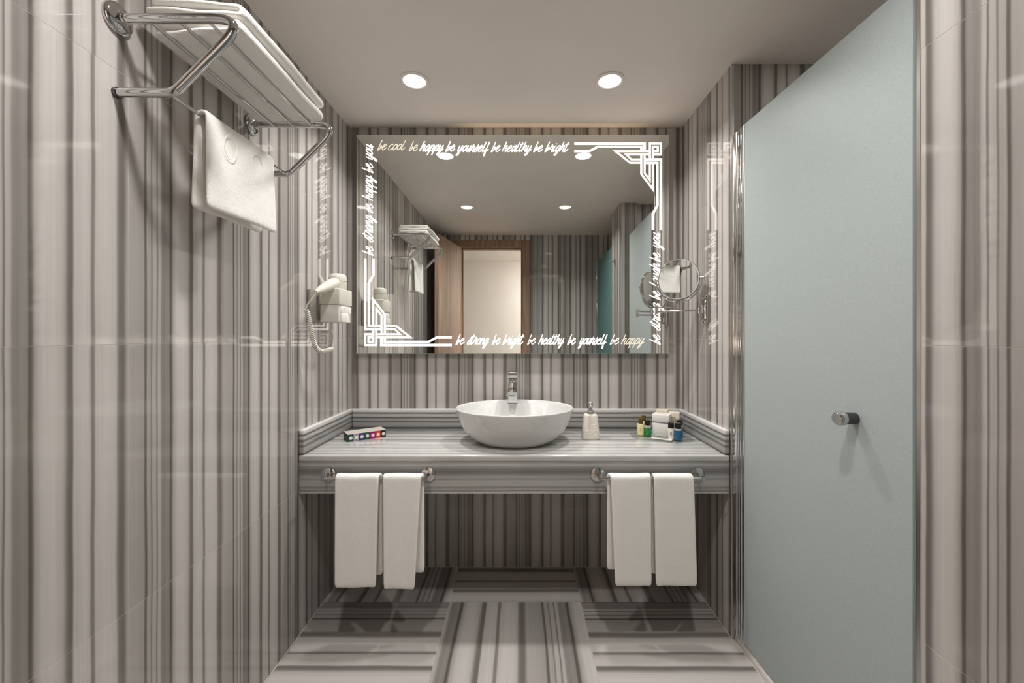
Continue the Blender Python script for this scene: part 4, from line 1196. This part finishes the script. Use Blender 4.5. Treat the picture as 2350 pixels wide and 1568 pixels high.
bm = bmesh.new(); lathe(bm, [(RD - 0.005, -0.006), (RD, -0.0065), (RD + 0.0022, -0.003), (RD + 0.0022, 0.003), (RD, 0.0065), (RD - 0.005, 0.006)], DC, d=nd, seg=64); fr_ = obj('mirror_frame', bm, M['chrome'], mm, 40)
bm = bmesh.new(); lathe(bm, [(RD - 0.0045, 0.0058), (RD - 0.005, 0.0062), (0.0, 0.0062)], DC, d=nd, seg=64)
obj('mirror_glass', bm, M['silver'], fr_)
bm = bmesh.new(); lathe(bm, [(RD - 0.0045, 0.0058), (RD - 0.005, 0.0062), (0.0, 0.0062)], DC, d=-nd, seg=64)
obj('mirror_glass', bm, M['silver'], fr_)

# ------------------------------------------------------------------ shower: tray, pivot door, knob
st = thing('shower_tray', 'low white shower tray edge along the foot of the frosted glass door', 'shower tray', (0.89, 1.3, 0))
bm = bmesh.new(); box(bm, (0.8905, 0.884, -0.004), (XS - 0.001, YF - 0.001, 0.030), 0.004, 2)
obj('tray', bm, M['acrylic'], st, 30)
HX, HY = 0.889, 1.622
L_ = 0.668
EXd = V(0.0425, -1.0, 0).normalized()
sdoor = thing('shower_door', 'tall frosted glass shower door with chrome pivot profile', 'shower door', (HX, HY, 0.04))
nrm = V(-EXd.y, EXd.x, 0)       # towards +X
RS = Matrix((EXd, nrm, V(0, 0, 1))).transposed().to_4x4(); RS.translation = V(HX, HY, 0)
ZS = EYE + 0.829
bm = bmesh.new(); box(bm, (0.004, -0.004, 0.042), (L_, 0.004, ZS), 0.0008, 1, RS); gl = obj('glass_pane', bm, M['frost'], sdoor)
bm = bmesh.new(); box(bm, (XR + 0.0008, 1.664, 0.034), (XR + 0.0205, YF - 0.003, ZS - 0.003), 0.005, 4); obj('wall_profile', bm, M['bright_alu'], sdoor, 35)
bm = bmesh.new(); box(bm, (XR + 0.002, 1.650, 0.036), (XR + 0.019, 1.662, ZS - 0.004), 0.0035, 3); obj('pivot_profile', bm, M['chrome'], sdoor, 35)
bm = bmesh.new(); box(bm, (XR + 0.003, 1.634, 0.036), (XR + 0.018, 1.648, ZS), 0.004, 3); obj('pivot_profile', bm, M['chrome'], sdoor, 35)
bm = bmesh.new(); box(bm, (XR + 0.005, HY - 0.006, 0.040), (XR + 0.017, 1.632, ZS + 0.001), 0.003, 3); obj('glass_clamp', bm, M['satin'], sdoor, 35)
kp = RS @ V(0.505, -0.004, EYE - 0.2265)
kn = thing_k = None
for s in (-1, 1):
    base = RS @ V(0.512, 0.004 * s, EYE - 0.2265)
    bm = bmesh.new(); lathe(bm, [(0.0145, 0.0), (0.0155, 0.001), (0.0165, 0.030), (0.0165, 0.032)], base, d=nrm * s, seg=28); kb = obj('door_knob', bm, M['darkmetal'], sdoor, 40)
    bm = bmesh.new(); lathe(bm, [(0.0165, 0.032), (0.0185, 0.033), (0.0195, 0.040), (0.0185, 0.050), (0.015, 0.0535), (0.0, 0.0535)], base, d=nrm * s, seg=28); obj('knob_cap', bm, M['chrome'], kb, 40)

# second partition, seen only in the mirror
gp = thing('glass_partition', 'teal frosted glass partition beside the doorway, seen in the mirror', 'glass partition', (0.872, 0.16, 0))
bm = bmesh.new(); box(bm, (0.868, YR + 0.030, 0.01), (0.876, PY0 - 0.004, ZS), 0.0008, 1); obj('glass_pane', bm, M['frost_teal'], gp)
bm = bmesh.new(); box(bm, (0.858, YR + 0.0005, 0.01), (0.886, YR + 0.034, ZS), 0.003, 2); obj('wall_profile', bm, M['chrome'], gp, 35)

# robe hook on the pillar (seen in the mirror)
rh = thing('robe_hook', 'small chrome double robe hook on the striped pillar, seen in the mirror', 'hook', (PX, 0.70, EYE + 0.66))
bm = bmesh.new(); lathe(bm, [(0.022, 0.0), (0.022, 0.004), (0.018, 0.008), (0.0, 0.009)], (PX, 0.70, EYE + 0.655), d=(-1, 0, 0), seg=28); obj('rosette', bm, M['chrome'], rh, 40)
for s in (-1, 1):
    bm = bmesh.new()
    tube(bm, fillet([(PX - 0.006, 0.70, EYE + 0.655), (PX - 0.035, 0.70 + s * 0.014, EYE + 0.650), (PX - 0.050, 0.70 + s * 0.028, EYE + 0.672)], 0.015, 5), 0.005, 10)
    obj('prong', bm, M['chrome'], rh, 50)
